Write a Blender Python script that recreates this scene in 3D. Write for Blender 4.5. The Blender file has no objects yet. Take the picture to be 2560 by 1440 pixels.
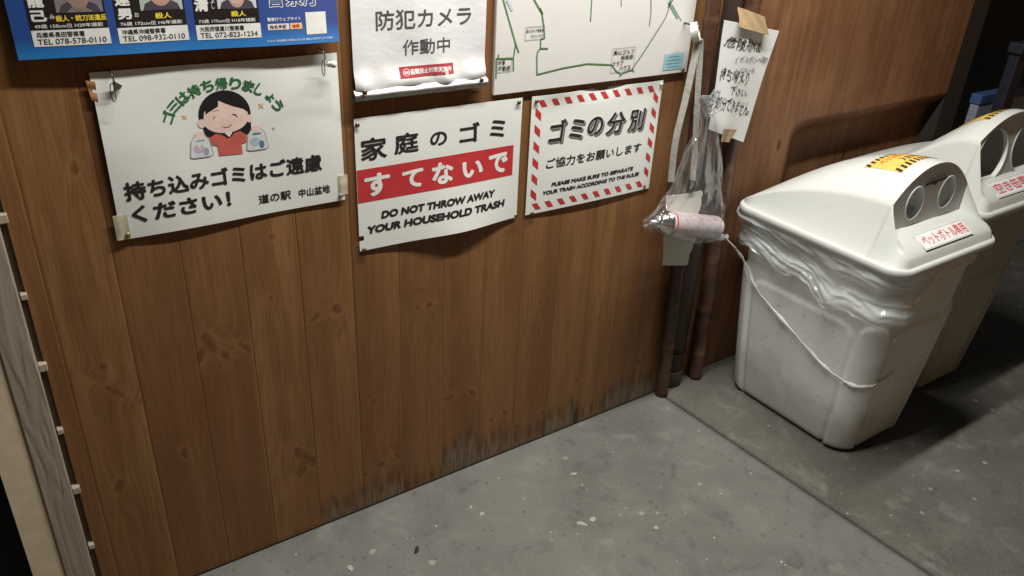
import bpy, bmesh, math, random
import numpy as np
from mathutils import Vector, Matrix, noise as mnoise
random.seed(7)
C = bpy.context.scene.collection
PI = math.pi

# ------------------------------------------------------------------ camera
cd = bpy.data.cameras.new('camera'); cam = bpy.data.objects.new('camera', cd); C.objects.link(cam)
cd.sensor_fit = 'HORIZONTAL'; cd.sensor_width = 36.0; cd.lens = 36.0 * 1991.2 / 2560
cd.clip_start = 0.02; cd.clip_end = 500
RW = ((0.825466, -0.562526, 0.046596), (-0.227667, -0.407346, -0.884442), (0.516502, 0.719468, -0.464319))
rx, dn, fw = (Vector(r) for r in RW)
M = Matrix((rx, -dn, -fw)).transposed().to_4x4(); M.translation = Vector((-0.3237, -1.4892, 1.5064))
cam.matrix_world = M
bpy.context.scene.camera = cam

# ------------------------------------------------------------------ sky, lamps, exposure
W = bpy.data.worlds.new('World'); bpy.context.scene.world = W; W.use_nodes = True
wn = W.node_tree; bg = wn.nodes['Background']
sky = wn.nodes.new('ShaderNodeTexSky'); sky.sky_type = 'NISHITA'; sky.sun_disc = False
sky.sun_elevation = math.radians(2.0); sky.sun_rotation = math.radians(150)
wn.links.new(sky.outputs[0], bg.inputs[0]); bg.inputs[1].default_value = 0.034
vs = bpy.context.scene.view_settings
vs.view_transform = 'Standard'; vs.look = 'None'; vs.exposure = 0.0; vs.gamma = 1.0; vs.use_curve_mapping = False

def area(name, loc, target, sx, sy, power, col, spread=180):
    l = bpy.data.lights.new(name, 'AREA'); l.shape = 'RECTANGLE'; l.size = sx; l.size_y = sy
    l.energy = power; l.color = col; l.spread = math.radians(spread)
    o = bpy.data.objects.new(name, l); C.objects.link(o); o.location = loc
    d = (Vector(target) - Vector(loc)).normalized()
    o.rotation_euler = d.to_track_quat('-Z', 'X' if abs(d.x) < .9 else 'Y').to_euler()
    return o
# the strip lamp under the eaves: 1.5 m long, parallel to the wall
L = bpy.data.lights.new('strip_lamp', 'AREA'); L.shape = 'RECTANGLE'; L.size = 1.5; L.size_y = 0.05
L.energy = 55.0; L.color = (1.0, 0.985, 0.915)
lo = bpy.data.objects.new('strip_lamp', L); C.objects.link(lo); lo.location = (0.90, -0.46, 2.26)
lo.rotation_euler = (math.radians(0), 0, 0)

# ------------------------------------------------------------------ helpers
def tag(o, label=None, cat=None, group=None, kind=None):
    if label: o['label'] = label
    if cat: o['category'] = cat
    if group: o['group'] = group
    if kind: o['kind'] = kind
    return o
def empty(name, loc=(0, 0, 0), **k):
    o = bpy.data.objects.new(name, None); C.objects.link(o); o.location = loc
    o.empty_display_size = .05
    return tag(o, **k)
def link(name, me, m=None, parent=None, smooth=False):
    o = bpy.data.objects.new(name, me); C.objects.link(o)
    if m is not None:
        me.materials.clear(); me.materials.append(m)
    if parent is not None:
        o.parent = parent
        o.matrix_parent_inverse = Matrix.Translation(-Vector(parent.location))
    if smooth:
        me.polygons.foreach_set('use_smooth', [True] * len(me.polygons))
    me.update()
    return o
def mesh(name, vs_, fs, m, parent=None, smooth=False):
    me = bpy.data.meshes.new(name); me.from_pydata([tuple(v) for v in vs_], [], fs)
    return link(name, me, m, parent, smooth)
def bm_obj(name, bm, m, parent=None, smooth=False):
    me = bpy.data.meshes.new(name); bmesh.ops.recalc_face_normals(bm, faces=bm.faces); bm.to_mesh(me); bm.free()
    return link(name, me, m, parent, smooth)
def box_bm(bm, lo_, hi, bev=0.0, seg=2):
    r = bmesh.ops.create_cube(bm, size=1.0)['verts']
    lo_ = Vector(lo_); hi = Vector(hi)
    for v in r:
        v.co = Vector((lo_[i] + (v.co[i] + .5) * (hi[i] - lo_[i]) for i in range(3)))
    if bev > 0:
        es = list({e for v in r for e in v.link_edges})
        bmesh.ops.bevel(bm, geom=es, offset=bev, segments=seg, affect='EDGES', profile=.5)
def grid_faces(nu, nv, wrap=False):
    f = []
    for j in range(nv - 1):
        for i in range(nu if wrap else nu - 1):
            a = j * nu + i; b = j * nu + (i + 1) % nu
            f.append((a, b, b + nu, a + nu))
    return f
def tube(pts, rad, n=10, cap=True):
    """vertices and faces of a tube along pts; rad a number or one per point"""
    pts = [Vector(p) for p in pts]; V = []; F = []
    up = None
    for i, p in enumerate(pts):
        t = (pts[min(i + 1, len(pts) - 1)] - pts[max(i - 1, 0)]).normalized()
        if up is None:
            up = t.cross(Vector((0.3, 1, .2))).normalized()
        up = (up - t * up.dot(t)).normalized(); b = t.cross(up)
        r = rad[i] if hasattr(rad, '__len__') else rad
        for k in range(n):
            a = 2 * PI * k / n
            V.append(p + (up * math.cos(a) + b * math.sin(a)) * r)
    F = grid_faces(n, len(pts), True)
    if cap:
        F.append(tuple(range(n))[::-1]); F.append(tuple((len(pts) - 1) * n + k for k in range(n)))
    return V, F
def spline(pts, n=12):
    pts = [Vector(p) for p in pts]; out = []
    for i in range(len(pts) - 1):
        p0 = pts[max(i - 1, 0)]; p1 = pts[i]; p2 = pts[i + 1]; p3 = pts[min(i + 2, len(pts) - 1)]
        for k in range(n):
            t = k / n
            out.append(.5 * ((2 * p1) + (p2 - p0) * t + (2 * p0 - 5 * p1 + 4 * p2 - p3) * t * t + (3 * p1 - p0 - 3 * p2 + p3) * t ** 3))
    out.append(pts[-1]); return out
def solid(o, th, off=-1.0):
    md = o.modifiers.new('thick', 'SOLIDIFY'); md.thickness = th; md.offset = off
    es = o.modifiers.new('crisp_edge', 'EDGE_SPLIT'); es.split_angle = math.radians(50); return o

# ------------------------------------------------------------------ materials
def ss(a, b, x):
    t = min(1, max(0, (x - a) / (b - a))); return t * t * (3 - 2 * t)
class NT:
    """small node builder"""
    def __init__(s, name):
        s.m = bpy.data.materials.new(name); s.m.use_nodes = True; s.t = s.m.node_tree
        s.b = s.t.nodes['Principled BSDF']; s.out = s.t.nodes['Material Output']
    def n(s, typ, **k):
        nd = s.t.nodes.new('ShaderNode' + typ)
        for a, v in k.items(): setattr(nd, a, v)
        return nd
    def put(s, sock, v):
        if hasattr(v, 'is_output'): s.t.links.new(v, sock)
        elif isinstance(v, (tuple, list)) and len(v) == 3 and sock.type == 'RGBA': sock.default_value = (*v, 1)
        else: sock.default_value = v
    def math(s, op, a, b=0.0, c=0.0, clamp=False):
        nd = s.n('Math', operation=op, use_clamp=clamp)
        for i, v in enumerate((a, b, c)): s.put(nd.inputs[i], v)
        return nd.outputs[0]
    def pos(s): return s.n('NewGeometry').outputs['Position']
    def obj(s): return s.n('TexCoord').outputs['Object']
    def sep(s, v):
        nd = s.n('SeparateXYZ'); s.put(nd.inputs[0], v); return nd.outputs
    def comb(s, x, y, z):
        nd = s.n('CombineXYZ')
        for i, v in enumerate((x, y, z)): s.put(nd.inputs[i], v)
        return nd.outputs[0]
    def vmul(s, v, k):
        nd = s.n('VectorMath', operation='MULTIPLY'); s.put(nd.inputs[0], v); s.put(nd.inputs[1], k); return nd.outputs[0]
    def noise(s, v, scale, detail=3, rough=.55, dist=0.0):
        nd = s.n('TexNoise'); s.put(nd.inputs['Vector'], v); nd.inputs['Scale'].default_value = scale
        nd.inputs['Detail'].default_value = detail; nd.inputs['Roughness'].default_value = rough
        nd.inputs['Distortion'].default_value = dist
        return nd.outputs[0]
    def voro(s, v, scale, out='Distance', feat='F1', rnd=1.0):
        nd = s.n('TexVoronoi', feature=feat); s.put(nd.inputs['Vector'], v); nd.inputs['Scale'].default_value = scale
        nd.inputs['Randomness'].default_value = rnd
        return nd.outputs[out]
    def white(s, v):
        nd = s.n('TexWhiteNoise', noise_dimensions='1D'); s.put(nd.inputs['W'], v); return nd.outputs['Value']
    def step(s, v, a, b, x=0.0, y=1.0):
        nd = s.n('MapRange', interpolation_type='SMOOTHSTEP')
        for i, k in enumerate((v, a, b, x, y)): s.put(nd.inputs[i], k)
        return nd.outputs[0]
    def mix(s, f, a, b, mode='MIX'):
        nd = s.n('Mix', data_type='RGBA', blend_type=mode)
        s.put(nd.inputs[0], f); s.put(nd.inputs[6], a); s.put(nd.inputs[7], b)
        return nd.outputs[2]
    def attr(s, nm): return s.n('Attribute', attribute_name=nm).outputs['Fac']
    def bump(s, h, dist, strength=1.0):
        nd = s.n('Bump'); nd.inputs['Distance'].default_value = dist; nd.inputs['Strength'].default_value = strength
        s.put(nd.inputs['Height'], h); s.t.links.new(nd.outputs[0], s.b.inputs['Normal'])
    def set(s, col=None, rough=None, metal=None, spec=None, coat=None):
        if col is not None: s.put(s.b.inputs['Base Color'], col)
        if rough is not None: s.put(s.b.inputs['Roughness'], rough)
        if metal is not None: s.put(s.b.inputs['Metallic'], metal)
        if spec is not None: s.put(s.b.inputs['Specular IOR Level'], spec)
        if coat is not None: s.put(s.b.inputs['Coat Weight'], coat)
        return s.m
_flat = {}
def flat(col, rough=.6, metal=0.0, name='paint'):
    """a paint or ink with faint blotches"""
    k = (tuple(col), rough, metal)
    if k not in _flat:
        t = NT(name); v = t.noise(t.obj(), 35, 3)
        t.set(t.mix(t.step(v, .3, .7), tuple(c * .93 for c in col), tuple(min(1, c * 1.05) for c in col)), rough, metal)
        _flat[k] = t.m
    return _flat[k]

def mat_wall():
    t = NT('stained_pine_boards'); p = t.sep(t.pos()); x, z = p[0], p[2]
    warp = t.attr('warp'); knot = t.attr('knot'); halo = t.attr('halo'); worn = t.attr('worn'); mark = t.attr('mark'); bi = t.attr('board')
    r = t.white(bi); r2 = t.white(t.math('ADD', bi, 37.3))
    xx = t.math('ADD', x, warp)
    # cathedral growth rings stretched along the board
    g = t.noise(t.comb(t.math('MULTIPLY', xx, 26.0), t.math('MULTIPLY', r, 50.0), t.math('MULTIPLY', z, 1.5)), 1.0, 2, .5)
    rings = t.math('SINE', t.math('MULTIPLY', g, 75.0))
    fine = t.noise(t.comb(t.math('MULTIPLY', xx, 520.0), t.math('MULTIPLY', r2, 30.0), t.math('MULTIPLY', z, 7.0)), 1.0, 3, .6)
    broad = t.noise(t.comb(t.math('MULTIPLY', xx, 14.0), t.math('MULTIPLY', r2, 40.0), t.math('MULTIPLY', z, 1.1)), 1.0, 3, .55)
    blotch = t.noise(t.comb(t.math('MULTIPLY', x, 9.0), 3.0, t.math('MULTIPLY', z, 5.0)), 1.0, 4, .6)
    base = t.mix(t.step(broad, .32, .68), (.196, .093, .034), (.308, .158, .060))
    base = t.mix(t.math('MULTIPLY', t.step(rings, -.4, .9), .24), base, (.140, .058, .021))
    base = t.mix(t.math('MULTIPLY', t.step(fine, .44, .66), .46), base, (.120, .050, .019))
    base = t.mix(t.math('MULTIPLY', t.step(blotch, .48, .75), .40), base, (.300, .140, .056))
    base = t.mix(t.math('MULTIPLY', r, .40), base, (.165, .066, .028))
    base = t.mix(t.math('MULTIPLY', halo, .24), base, (.34, .165, .066))
    base = t.mix(t.math('MULTIPLY', knot, .80), base, (.085, .032, .013))
    # bleached, wet-stained foot of the boards
    st = t.noise(t.comb(t.math('MULTIPLY', x, 230.0), 0.0, t.math('MULTIPLY', z, 9.0)), 1.0, 4, .7)
    grey = t.mix(t.step(st, .40, .62), (.235, .200, .145), (.062, .046, .030))
    base = t.mix(t.math('MULTIPLY', worn, .72), base, grey)
    base = t.mix(mark, base, (.030, .018, .012))
    t.bump(t.math('ADD', t.math('MULTIPLY', fine, .5), t.math('MULTIPLY', st, t.math('MULTIPLY', worn, 1.5))), .0006, .6)
    return t.set(base, t.step(blotch, .2, .8, .40, .58), spec=.35)
def mat_ply(name, a, b, k=1.0):
    t = NT(name); p = t.sep(t.pos())
    g = t.noise(t.comb(t.math('MULTIPLY', p[0], 55.0 * k), t.math('MULTIPLY', p[1], 55.0 * k), t.math('MULTIPLY', p[2], 2.2)), 1.0, 4, .62, .6)
    f = t.noise(t.comb(t.math('MULTIPLY', p[0], 330.0 * k), t.math('MULTIPLY', p[1], 330.0 * k), t.math('MULTIPLY', p[2], 9.0)), 1.0, 2, .6)
    bl = t.noise(t.comb(t.math('MULTIPLY', p[0], 7.0), 0.0, t.math('MULTIPLY', p[2], 4.0)), 1.0, 4, .6)
    c = t.mix(t.step(g, .25, .78), a, b)
    c = t.mix(t.math('MULTIPLY', t.step(f, .4, .75), .25), c, tuple(q * .6 for q in a))
    c = t.mix(t.math('MULTIPLY', t.step(bl, .42, .72), .5), c, tuple(q * 1.25 for q in b))
    kn = t.voro(t.comb(t.math('MULTIPLY', p[0], 1.0), 0.0, t.math('MULTIPLY', p[2], .45)), 9.0)
    c = t.mix(t.math('MULTIPLY', t.step(kn, .10, .055), .8), c, tuple(q * .3 for q in a))
    t.bump(g, .0008, .5)
    return t.set(c, .6, spec=.3)
def mat_floor():
    t = NT('worn_concrete'); pv = t.pos(); p = t.sep(pv); x, y = p[0], p[1]
    big = t.noise(pv, 2.1, 6, .66); mid = t.noise(pv, 8.0, 9, .72, .7); fin = t.noise(pv, 210, 5, .75); sm = t.noise(pv, 38, 4, .6)
    slab = t.step(x, t.math('MULTIPLY_ADD', y, -.046, 1.345), t.math('MULTIPLY_ADD', y, -.046, 1.372))
    a = t.mix(t.step(big, .35, .65), (.132, .132, .115), (.176, .176, .156))
    b = t.mix(t.step(big, .35, .65), (.092, .084, .070), (.140, .129, .111))
    c = t.mix(slab, a, b)
    c = t.mix(t.math('MULTIPLY', t.step(mid, .50, .72), .55), c, (.265, .260, .236))
    c = t.mix(t.math('MULTIPLY', t.step(mid, .47, .30), .62), c, (.082, .078, .068))
    c = t.mix(t.math('MULTIPLY', t.step(fin, .48, .72), .40), c, (.30, .295, .27))
    c = t.mix(t.math('MULTIPLY', t.step(fin, .46, .28), .50), c, (.060, .056, .049))
    # stones that show through, pale flecks, dark spots
    wv = t.n('VectorMath', operation='ADD'); t.put(wv.inputs[0], pv)
    t.put(wv.inputs[1], t.vmul(t.n('TexNoise').outputs[1], (.0, .0, .0))); wv = wv.outputs[0]
    for sc, lo_, hi, keep, col, am in ((9, .26, .08, .92, (.29, .28, .25), .30), (27, .24, .12, .955, (.40, .385, .35), .6), (11, .40, .05, .85, (.080, .076, .066), .28), (47, .34, .10, .78, (.075, .070, .060), .45), (71, .20, .10, .975, (.50, .48, .44), .8)):
        nd = t.n('TexVoronoi'); t.put(nd.inputs['Vector'], pv); nd.inputs['Scale'].default_value = sc
        d = t.math('ADD', nd.outputs['Distance'], t.math('MULTIPLY', t.math('SUBTRACT', sm, .5), .75))
        pick = t.math('GREATER_THAN', t.sep(nd.outputs['Color'])[0], keep)
        c = t.mix(t.math('MULTIPLY', t.math('MULTIPLY', t.step(d, lo_, hi), pick), am), c, col)
    # damp grime along the joint
    j = t.math('ABSOLUTE', t.math('SUBTRACT', x, t.math('MULTIPLY_ADD', y, -.046, 1.358)))
    c = t.mix(t.math('MULTIPLY', t.step(t.math('ADD', j, t.math('MULTIPLY', sm, .02)), .034, .010), .55), c, (.060, .054, .046))
    t.bump(t.math('ADD', t.math('MULTIPLY', fin, .35), t.math('MULTIPLY', mid, .9)), .0025, .7)
    return t.set(c, t.step(mid, .3, .7, .62, .82), spec=.3)
def mat_plastic(name, col, dirt=.25, rough=.38, glow=0.0):
    t = NT(name); v = t.obj(); a = t.noise(v, 6, 4, .6); b = t.noise(v, 55, 3, .65)
    zz = t.sep(t.pos())[2]
    c = t.mix(t.math('MULTIPLY', t.step(a, .45, .75), dirt), col, tuple(k * .62 for k in col))
    low = t.math('ADD', zz, t.math('MULTIPLY', a, -.22))
    c = t.mix(t.math('MULTIPLY', t.step(low, .10, -.08), .5), c, (.30, .27, .22))
    sc = t.noise(t.vmul(v, (90, 90, 9)), 1.0, 3, .6); sm2 = t.noise(t.vmul(v, (16, 16, 26)), 1.0, 5, .7, 1.5)
    c = t.mix(t.math('MULTIPLY', t.step(sm2, .60, .72), dirt * 1.3), c, (.36, .35, .32))
    c = t.mix(t.math('MULTIPLY', t.step(b, .62, .78), dirt * 1.4), c, (.33, .30, .25))
    c = t.mix(t.math('MULTIPLY', t.step(sc, .64, .74), dirt * .8), c, (.38, .36, .32))
    t.bump(b, .0004, .35)
    t.set(c, t.step(a, .3, .7, rough, rough + .14), spec=.42)
    if glow:                                                  # thin plastic that lets some light through
        tl = t.n('BsdfTranslucent'); t.put(tl.inputs[0], c); mx = t.n('MixShader'); mx.inputs[0].default_value = glow
        t.t.links.new(t.b.outputs[0], mx.inputs[1]); t.t.links.new(tl.outputs[0], mx.inputs[2]); t.t.links.new(mx.outputs[0], t.out.inputs[0])
    return t.m
def mat_paper(name, col=(.80, .82, .79), rough=.34, coat=.3, wr=.10):
    t = NT(name); v = t.obj(); a = t.noise(v, 14, 4, .6); b = t.noise(t.vmul(v, (8, 8, 30)), 1.0, 3, .6)
    c = t.mix(t.math('MULTIPLY', t.step(a, .42, .75), .16), col, tuple(k * .8 for k in col))
    t.bump(t.math('ADD', a, t.math('MULTIPLY', b, .5)), .004, wr)
    return t.set(c, rough, spec=.5, coat=coat)
def mat_metal(name, col, rough, rust=0.0, split=None):
    t = NT(name); v = t.pos(); a = t.noise(v, 70, 4, .65)
    c = t.mix(t.step(a, .35, .7), col, tuple(k * .75 for k in col))
    met = 1.0
    if rust:
        z = t.sep(v)[2]
        k = t.step(t.math('ADD', z, t.math('MULTIPLY', a, rust)), split[0], split[1])
        c = t.mix(k, c, t.mix(t.step(a, .4, .62), (.035, .020, .014), (.10, .05, .028)))
        met = t.math('MULTIPLY_ADD', k, -.45, .5)
    t.bump(a, .0006, .5)
    return t.set(c, rough, met)
def mat_film(name, tint, alpha, rough=.08, wr=55, strength=.7, transl=0.0, stretch=(1, 1, 1), bands=False):
    """thin clear or milky plastic film: see-through with sharp glints"""
    t = NT(name); nt = t.t; v = t.obj()
    t.t.nodes.remove(t.b)
    nz = t.voro(t.vmul(v, stretch), wr); nz2 = t.noise(t.vmul(v, stretch), wr * .28, 3, .55, 1.2)
    bp = t.n('Bump'); bp.inputs['Distance'].default_value = .004; bp.inputs['Strength'].default_value = strength
    t.put(bp.inputs['Height'], t.math('ADD', nz, nz2))
    tr = t.n('BsdfTransparent'); tr.inputs[0].default_value = (.97, .97, .97, 1)
    df = t.n('BsdfDiffuse'); t.put(df.inputs[0], tint)
    tl = t.n('BsdfTranslucent'); t.put(tl.inputs[0], tint)
    gl = t.n('BsdfGlossy'); gl.inputs['Roughness'].default_value = rough; t.put(gl.inputs['Color'], (1, 1, 1))
    for q in (df, gl, tl): nt.links.new(bp.outputs[0], q.inputs['Normal'])
    body = t.n('MixShader'); body.inputs[0].default_value = transl
    nt.links.new(df.outputs[0], body.inputs[1]); nt.links.new(tl.outputs[0], body.inputs[2])
    fa = t.step(nz2, .3, .75, alpha * .65, min(1, alpha * 1.35))
    if bands: fa = t.math('MULTIPLY', fa, t.attr('cover'))
    m1 = t.n('MixShader'); t.put(m1.inputs[0], fa)
    nt.links.new(tr.outputs[0], m1.inputs[1]); nt.links.new(body.outputs[0], m1.inputs[2])
    fr = t.n('LayerWeight'); fr.inputs[0].default_value = .28; nt.links.new(bp.outputs[0], fr.inputs['Normal'])
    m2 = t.n('MixShader'); t.put(m2.inputs[0], t.math('MULTIPLY_ADD', fr.outputs['Facing'], .38, .03, clamp=True))
    nt.links.new(m1.outputs[0], m2.inputs[1]); nt.links.new(gl.outputs[0], m2.inputs[2])
    nt.links.new(m2.outputs[0], t.out.inputs[0])
    return t.m
def mat_bamboo(name, a, b):
    t = NT(name); p = t.sep(t.obj()); v = t.pos()
    n1 = t.noise(v, 22, 4, .6); n2 = t.noise(t.vmul(v, (260, 260, 6)), 1.0, 3, .6)
    c = t.mix(t.step(n1, .32, .7), a, b)
    c = t.mix(t.math('MULTIPLY', t.step(n2, .45, .75), .4), c, tuple(k * .45 for k in a))
    t.bump(n2, .0006, .4)
    return t.set(c, .42, spec=.4)
M_WALL = mat_wall(); M_PLY = mat_ply('stained_plywood', (.150, .066, .030), (.262, .128, .062))
M_FLOOR = mat_floor()
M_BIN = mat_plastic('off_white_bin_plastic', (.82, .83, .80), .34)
M_BIN_SHADED = mat_plastic('shaded_bin_plastic', (.42, .42, .39), .4)  # can bin body: its shade is put into a darker plastic colour
M_LID = mat_plastic('off_white_lid_plastic', (.70, .71, .68), .14, .27, .13)
M_PAPER = mat_paper('laminated_white_paper'); M_PLAIN = mat_paper('plain_white_paper', (.80, .82, .82), .6, 0.0, .25)
INK = flat((.022, .022, .024), .4, name='black_ink'); RED = flat((.52, .040, .045), .4, name='red_ink')
WHITE = flat((.80, .80, .78), .4, name='white_ink'); GREY = flat((.12, .125, .12), .45, name='grey_ink')

# ------------------------------------------------------------------ setting: ground
def ground():
    prof = [(-14, 0), (1.3535, 0), (1.3560, -.004), (1.3570, -.013), (1.3600, -.013), (1.3610, -.004), (1.3635, 0), (16, 0)]
    V = []
    for y in (-14.0, 14.0):
        for x, z in prof:
            k = -.046 * y if abs(x) < 5 else 0
            V.append((x + k, y, z))
    n = len(prof)
    tag(mesh('ground', V, grid_faces(n, 2), M_FLOOR), 'worn grey concrete floor with one dark joint', 'ground', kind='structure')
ground()

# ------------------------------------------------------------------ setting: boarded wall (one sheet with modelled grooves)
GR = [-0.277, -0.160, -0.044, 0.071, 0.187, 0.306, 0.421, 0.540, 0.656, 0.772, 0.891, 1.008, 1.127, 1.242]
KNOTS = [(-.016, .614, .009, .022, -.3), (-.039, .587, .008, .018, .5), (.012, .575, .007, .010, -.4), (.056, .578, .006, .014, -.7), (-.003, .553, .004, .004, 0),
         (.266, .616, .009, .012, -.2), (.245, .595, .0045, .0045, 0), (.213, .608, .008, .008, .5), (.466, .572, .004, .005, 0), (.470, .560, .006, .004, .4), (.500, .562, .008, .007, .2),
         (.120, .684, .004, .005, 0), (.166, .232, .012, .036, -.7), (.150, .205, .010, .020, .2), (.356, .127, .009, .008, 0), (.316, .116, .008, .006, 0), (.408, .132, .006, .014, -.6), (.380, .108, .004, .004, 0),
         (.560, .266, .014, .007, 0), (.593, .245, .004, .004, 0), (.633, .254, .008, .013, -.6), (.745, .147, .007, .012, -.4), (.698, .140, .007, .006, 0), (.836, .066, .007, .006, 0), (.789, .080, .010, .007, 0), (.880, .094, .007, .008, 0),
         (1.250, .154, .007, .008, 0), (1.286, .147, .006, .007, 0), (1.000, .170, .005, .007, 0),
         (-.235, .33, .008, .014, .2), (-.205, .56, .006, .016, -.8), (-.215, .62, .006, .008, 0), (-.10, .36, .006, .012, 0), (.345, .33, .006, .008, 0), (.135, .82, .006, .005, 0),
         (1.15, .62, .004, .005, 0), (.84, .48, .004, .005, 0), (1.06, .36, .005, .005, 0), (-.19, 1.02, .006, .010, 0)]
def ball_noise(x, z, sx, sz, seed):
    out = np.zeros_like(x)
    for k in range(6):
        rs = np.random.RandomState(seed * 17 + k); a, b = rs.uniform(0.5, 1.6, 2); ph = rs.uniform(0, 7, 2)
        out += np.sin(x * sx * a * (1 + k * .6) + ph[0] + 1.7 * np.sin(z * sz * b * (1 + k * .5) + ph[1])) / (1 + k * .5)
    return out / 3.0
def boarded_wall():
    x0, x1, z0, z1 = -.308, 1.375, .006, 1.62
    xs = list(np.arange(x0, x1, .0033)) + [x1]
    xs = [x for x in xs if all(abs(x - g) > .0032 for g in GR)]
    for g in GR: xs += [g - .0019, g - .0008, g + .0008, g + .0019]
    xs = np.array(sorted(xs)); zs = np.concatenate([np.arange(z0, .30, .0033), np.arange(.30, 1.28, .0048), [1.32, 1.4, 1.5, z1]])
    X, Z = np.meshgrid(xs, zs); gd = np.min(np.abs(X[..., None] - np.array(GR)), -1)
    bi = np.searchsorted(np.array(GR), X).astype(float)
    Y = np.where(gd < .0011, .0007, 0.0)
    Y += (np.sin(bi * 7.3) * .0002)                       # boards sit a hair proud of each other
    Y = np.where(gd < .0011, .0007, Y)
    knot = np.zeros_like(X); halo = np.zeros_like(X); warp = np.zeros_like(X)
    for kx, kz, a, b, sh in KNOTS:
        same = (np.abs(np.searchsorted(np.array(GR), kx) - bi) < .5).astype(float)
        dx = X - kx - sh * (Z - kz); dz = Z - kz
        wob = 1 + .22 * ball_noise(X, Z, 160, 160, int(abs(kx * 900)))
        d = np.sqrt((dx / a) ** 2 + (dz / b) ** 2) * wob
        core = np.clip(1.25 - d, 0, 1) * same
        ring = np.exp(-((d - .95) / .18) ** 2) * .9 * same
        knot = np.maximum(knot, np.maximum(core * .75, ring * .9))
        halo = np.maximum(halo, np.exp(-((np.sqrt((dx / (a * 2.3)) ** 2 + (dz / (b * 1.9)) ** 2) - .75) / .38) ** 2) * same * (d > 1))
        fall = np.exp(-(dx / .03) ** 2 - (dz / .075) ** 2) * same
        warp += np.sign(dx) * .016 * fall * np.clip(1 - np.abs(dx) / .06, 0, 1)
    # worn foot: a ragged edge that differs from board to board
    rs = np.random.RandomState(3); hts = rs.uniform(.5, 1.2, 40)
    hmap = {3: .0, 4: .0, 2: .0, 1: .0, 0: .0, 5: .085, 6: .10, 7: .035, 8: .165, 9: .115, 10: .070, 11: .125, 12: .060, 13: .135, 14: .12}
    h = np.vectorize(lambda q: hmap.get(int(q), 0.0))(bi)
    edge = h * .80 * (1 + .30 * ball_noise(X, Z * 0, 55, 1, 5) + .20 * ball_noise(X, Z * 0, 190, 1, 9))
    worn = np.clip((edge - Z) / .045, 0, 1) * (h > 0)
    worn *= np.clip(.35 + .7 * ball_noise(X, Z, 60, 16, 11) + (edge - Z) / .09, 0, 1)
    mark = np.zeros_like(X)
    rim = np.exp(-((Z - edge * .8) / .024) ** 2) * (h > 0) * np.clip(ball_noise(X, Z, 120, 12, 21) + .45, 0, 1)
    mark = np.maximum(mark, rim * .62)
    mark = np.maximum(mark, np.exp(-((X - 1.012) / .012) ** 2) * np.clip((.105 - Z) / .06, 0, 1) * .95)        # black rot
    mark = np.maximum(mark, np.exp(-((X - .888) / .006) ** 2) * np.clip((.11 - Z) / .05, 0, 1) * .6)
    mark = np.maximum(mark, np.exp(-((X - 1.124) / .006) ** 2) * np.clip((.10 - Z) / .05, 0, 1) * .7)
    mark = np.maximum(mark, np.exp(-((X - .013) / .007) ** 2 - ((Z - .665) / .001) ** 2) * 0)
    mark = np.maximum(mark, np.clip(1 - Z / .02, 0, 1) * .35)  # dark gap under the boards, its shade painted along the foot
    mark = np.where(gd < .0013, np.maximum(mark, np.where(bi < 6, .05, .14) + np.where(bi < 6, .22, .40) * np.clip(np.sin(bi * 5.1 + Z * 4 + .8 * np.sin(Z * 19 + bi)), 0, 1) * (np.sin(bi * 2.9) > -.2)), mark)
    V = np.stack([X, Y, Z], -1).reshape(-1, 3)
    nx, nz = len(xs), len(zs)
    i = np.arange(nx * nz).reshape(nz, nx); F = np.stack([i[:-1, :-1], i[:-1, 1:], i[1:, 1:], i[1:, :-1]], -1).reshape(-1, 4)
    me = bpy.data.meshes.new('boarded_wall')
    me.vertices.add(len(V)); me.vertices.foreach_set('co', V.ravel())
    me.loops.add(F.size); me.loops.foreach_set('vertex_index', F.ravel().astype(np.int32))
    me.polygons.add(len(F)); me.polygons.foreach_set('loop_start', np.arange(0, F.size, 4, dtype=np.int32))
    me.update(calc_edges=True)
    for nm, A in (('knot', knot), ('halo', halo), ('warp', warp), ('worn', worn), ('mark', mark), ('board', bi)):
        at = me.attributes.new(nm, 'FLOAT', 'POINT'); at.data.foreach_set('value', A.ravel().astype(np.float32))
    tag(link('boarded_wall', me, M_WALL), 'brown stained pine board wall with knots and a bleached foot', 'wall')
boarded_wall()

def plywood_wall():
    bm = bmesh.new()
    w = empty('plywood_wall', (2.1, .03, 0), label='brown stained plywood wall behind the two rubbish bins', cat='wall')
    bm.free()
    # one panel; the low inward dip is added to put shade behind the bins
    xs = sorted(set(np.round(np.concatenate([np.linspace(1.478, 1.80, 8), np.linspace(1.80, 1.95, 30), np.linspace(1.95, 2.70, 20)]), 5)))
    zs = sorted(set(np.round(np.concatenate([np.linspace(0, .76, 14), np.linspace(.76, .86, 30), np.linspace(.86, 2.6, 12)]), 5)))
    V = [(x, .024 + .062 * ss(1.80, 1.93, x) * ss(.852, .775, z), z) for z in zs for x in xs]
    mesh('panel', V, grid_faces(len(xs), len(zs)), M_PLY, w, True)
    bm = bmesh.new(); box_bm(bm, (2.7005, .0275, .0), (2.82, .17, 2.6)); bm_obj('dim_wall_end', bm, flat((.03, .022, .018), .7, name='shade_dark_wood'), w)  # dim far end of the wall, shade given as near-black colour
    bm = bmesh.new(); box_bm(bm, (1.3765, .10, .0), (1.4775, .14, 2.6)); bm_obj('corner_backing', bm, flat((.03, .022, .018), .7, name='shade_dark_wood'), w)  # shade of the corner recess is put into this dark colour
plywood_wall()

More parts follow.
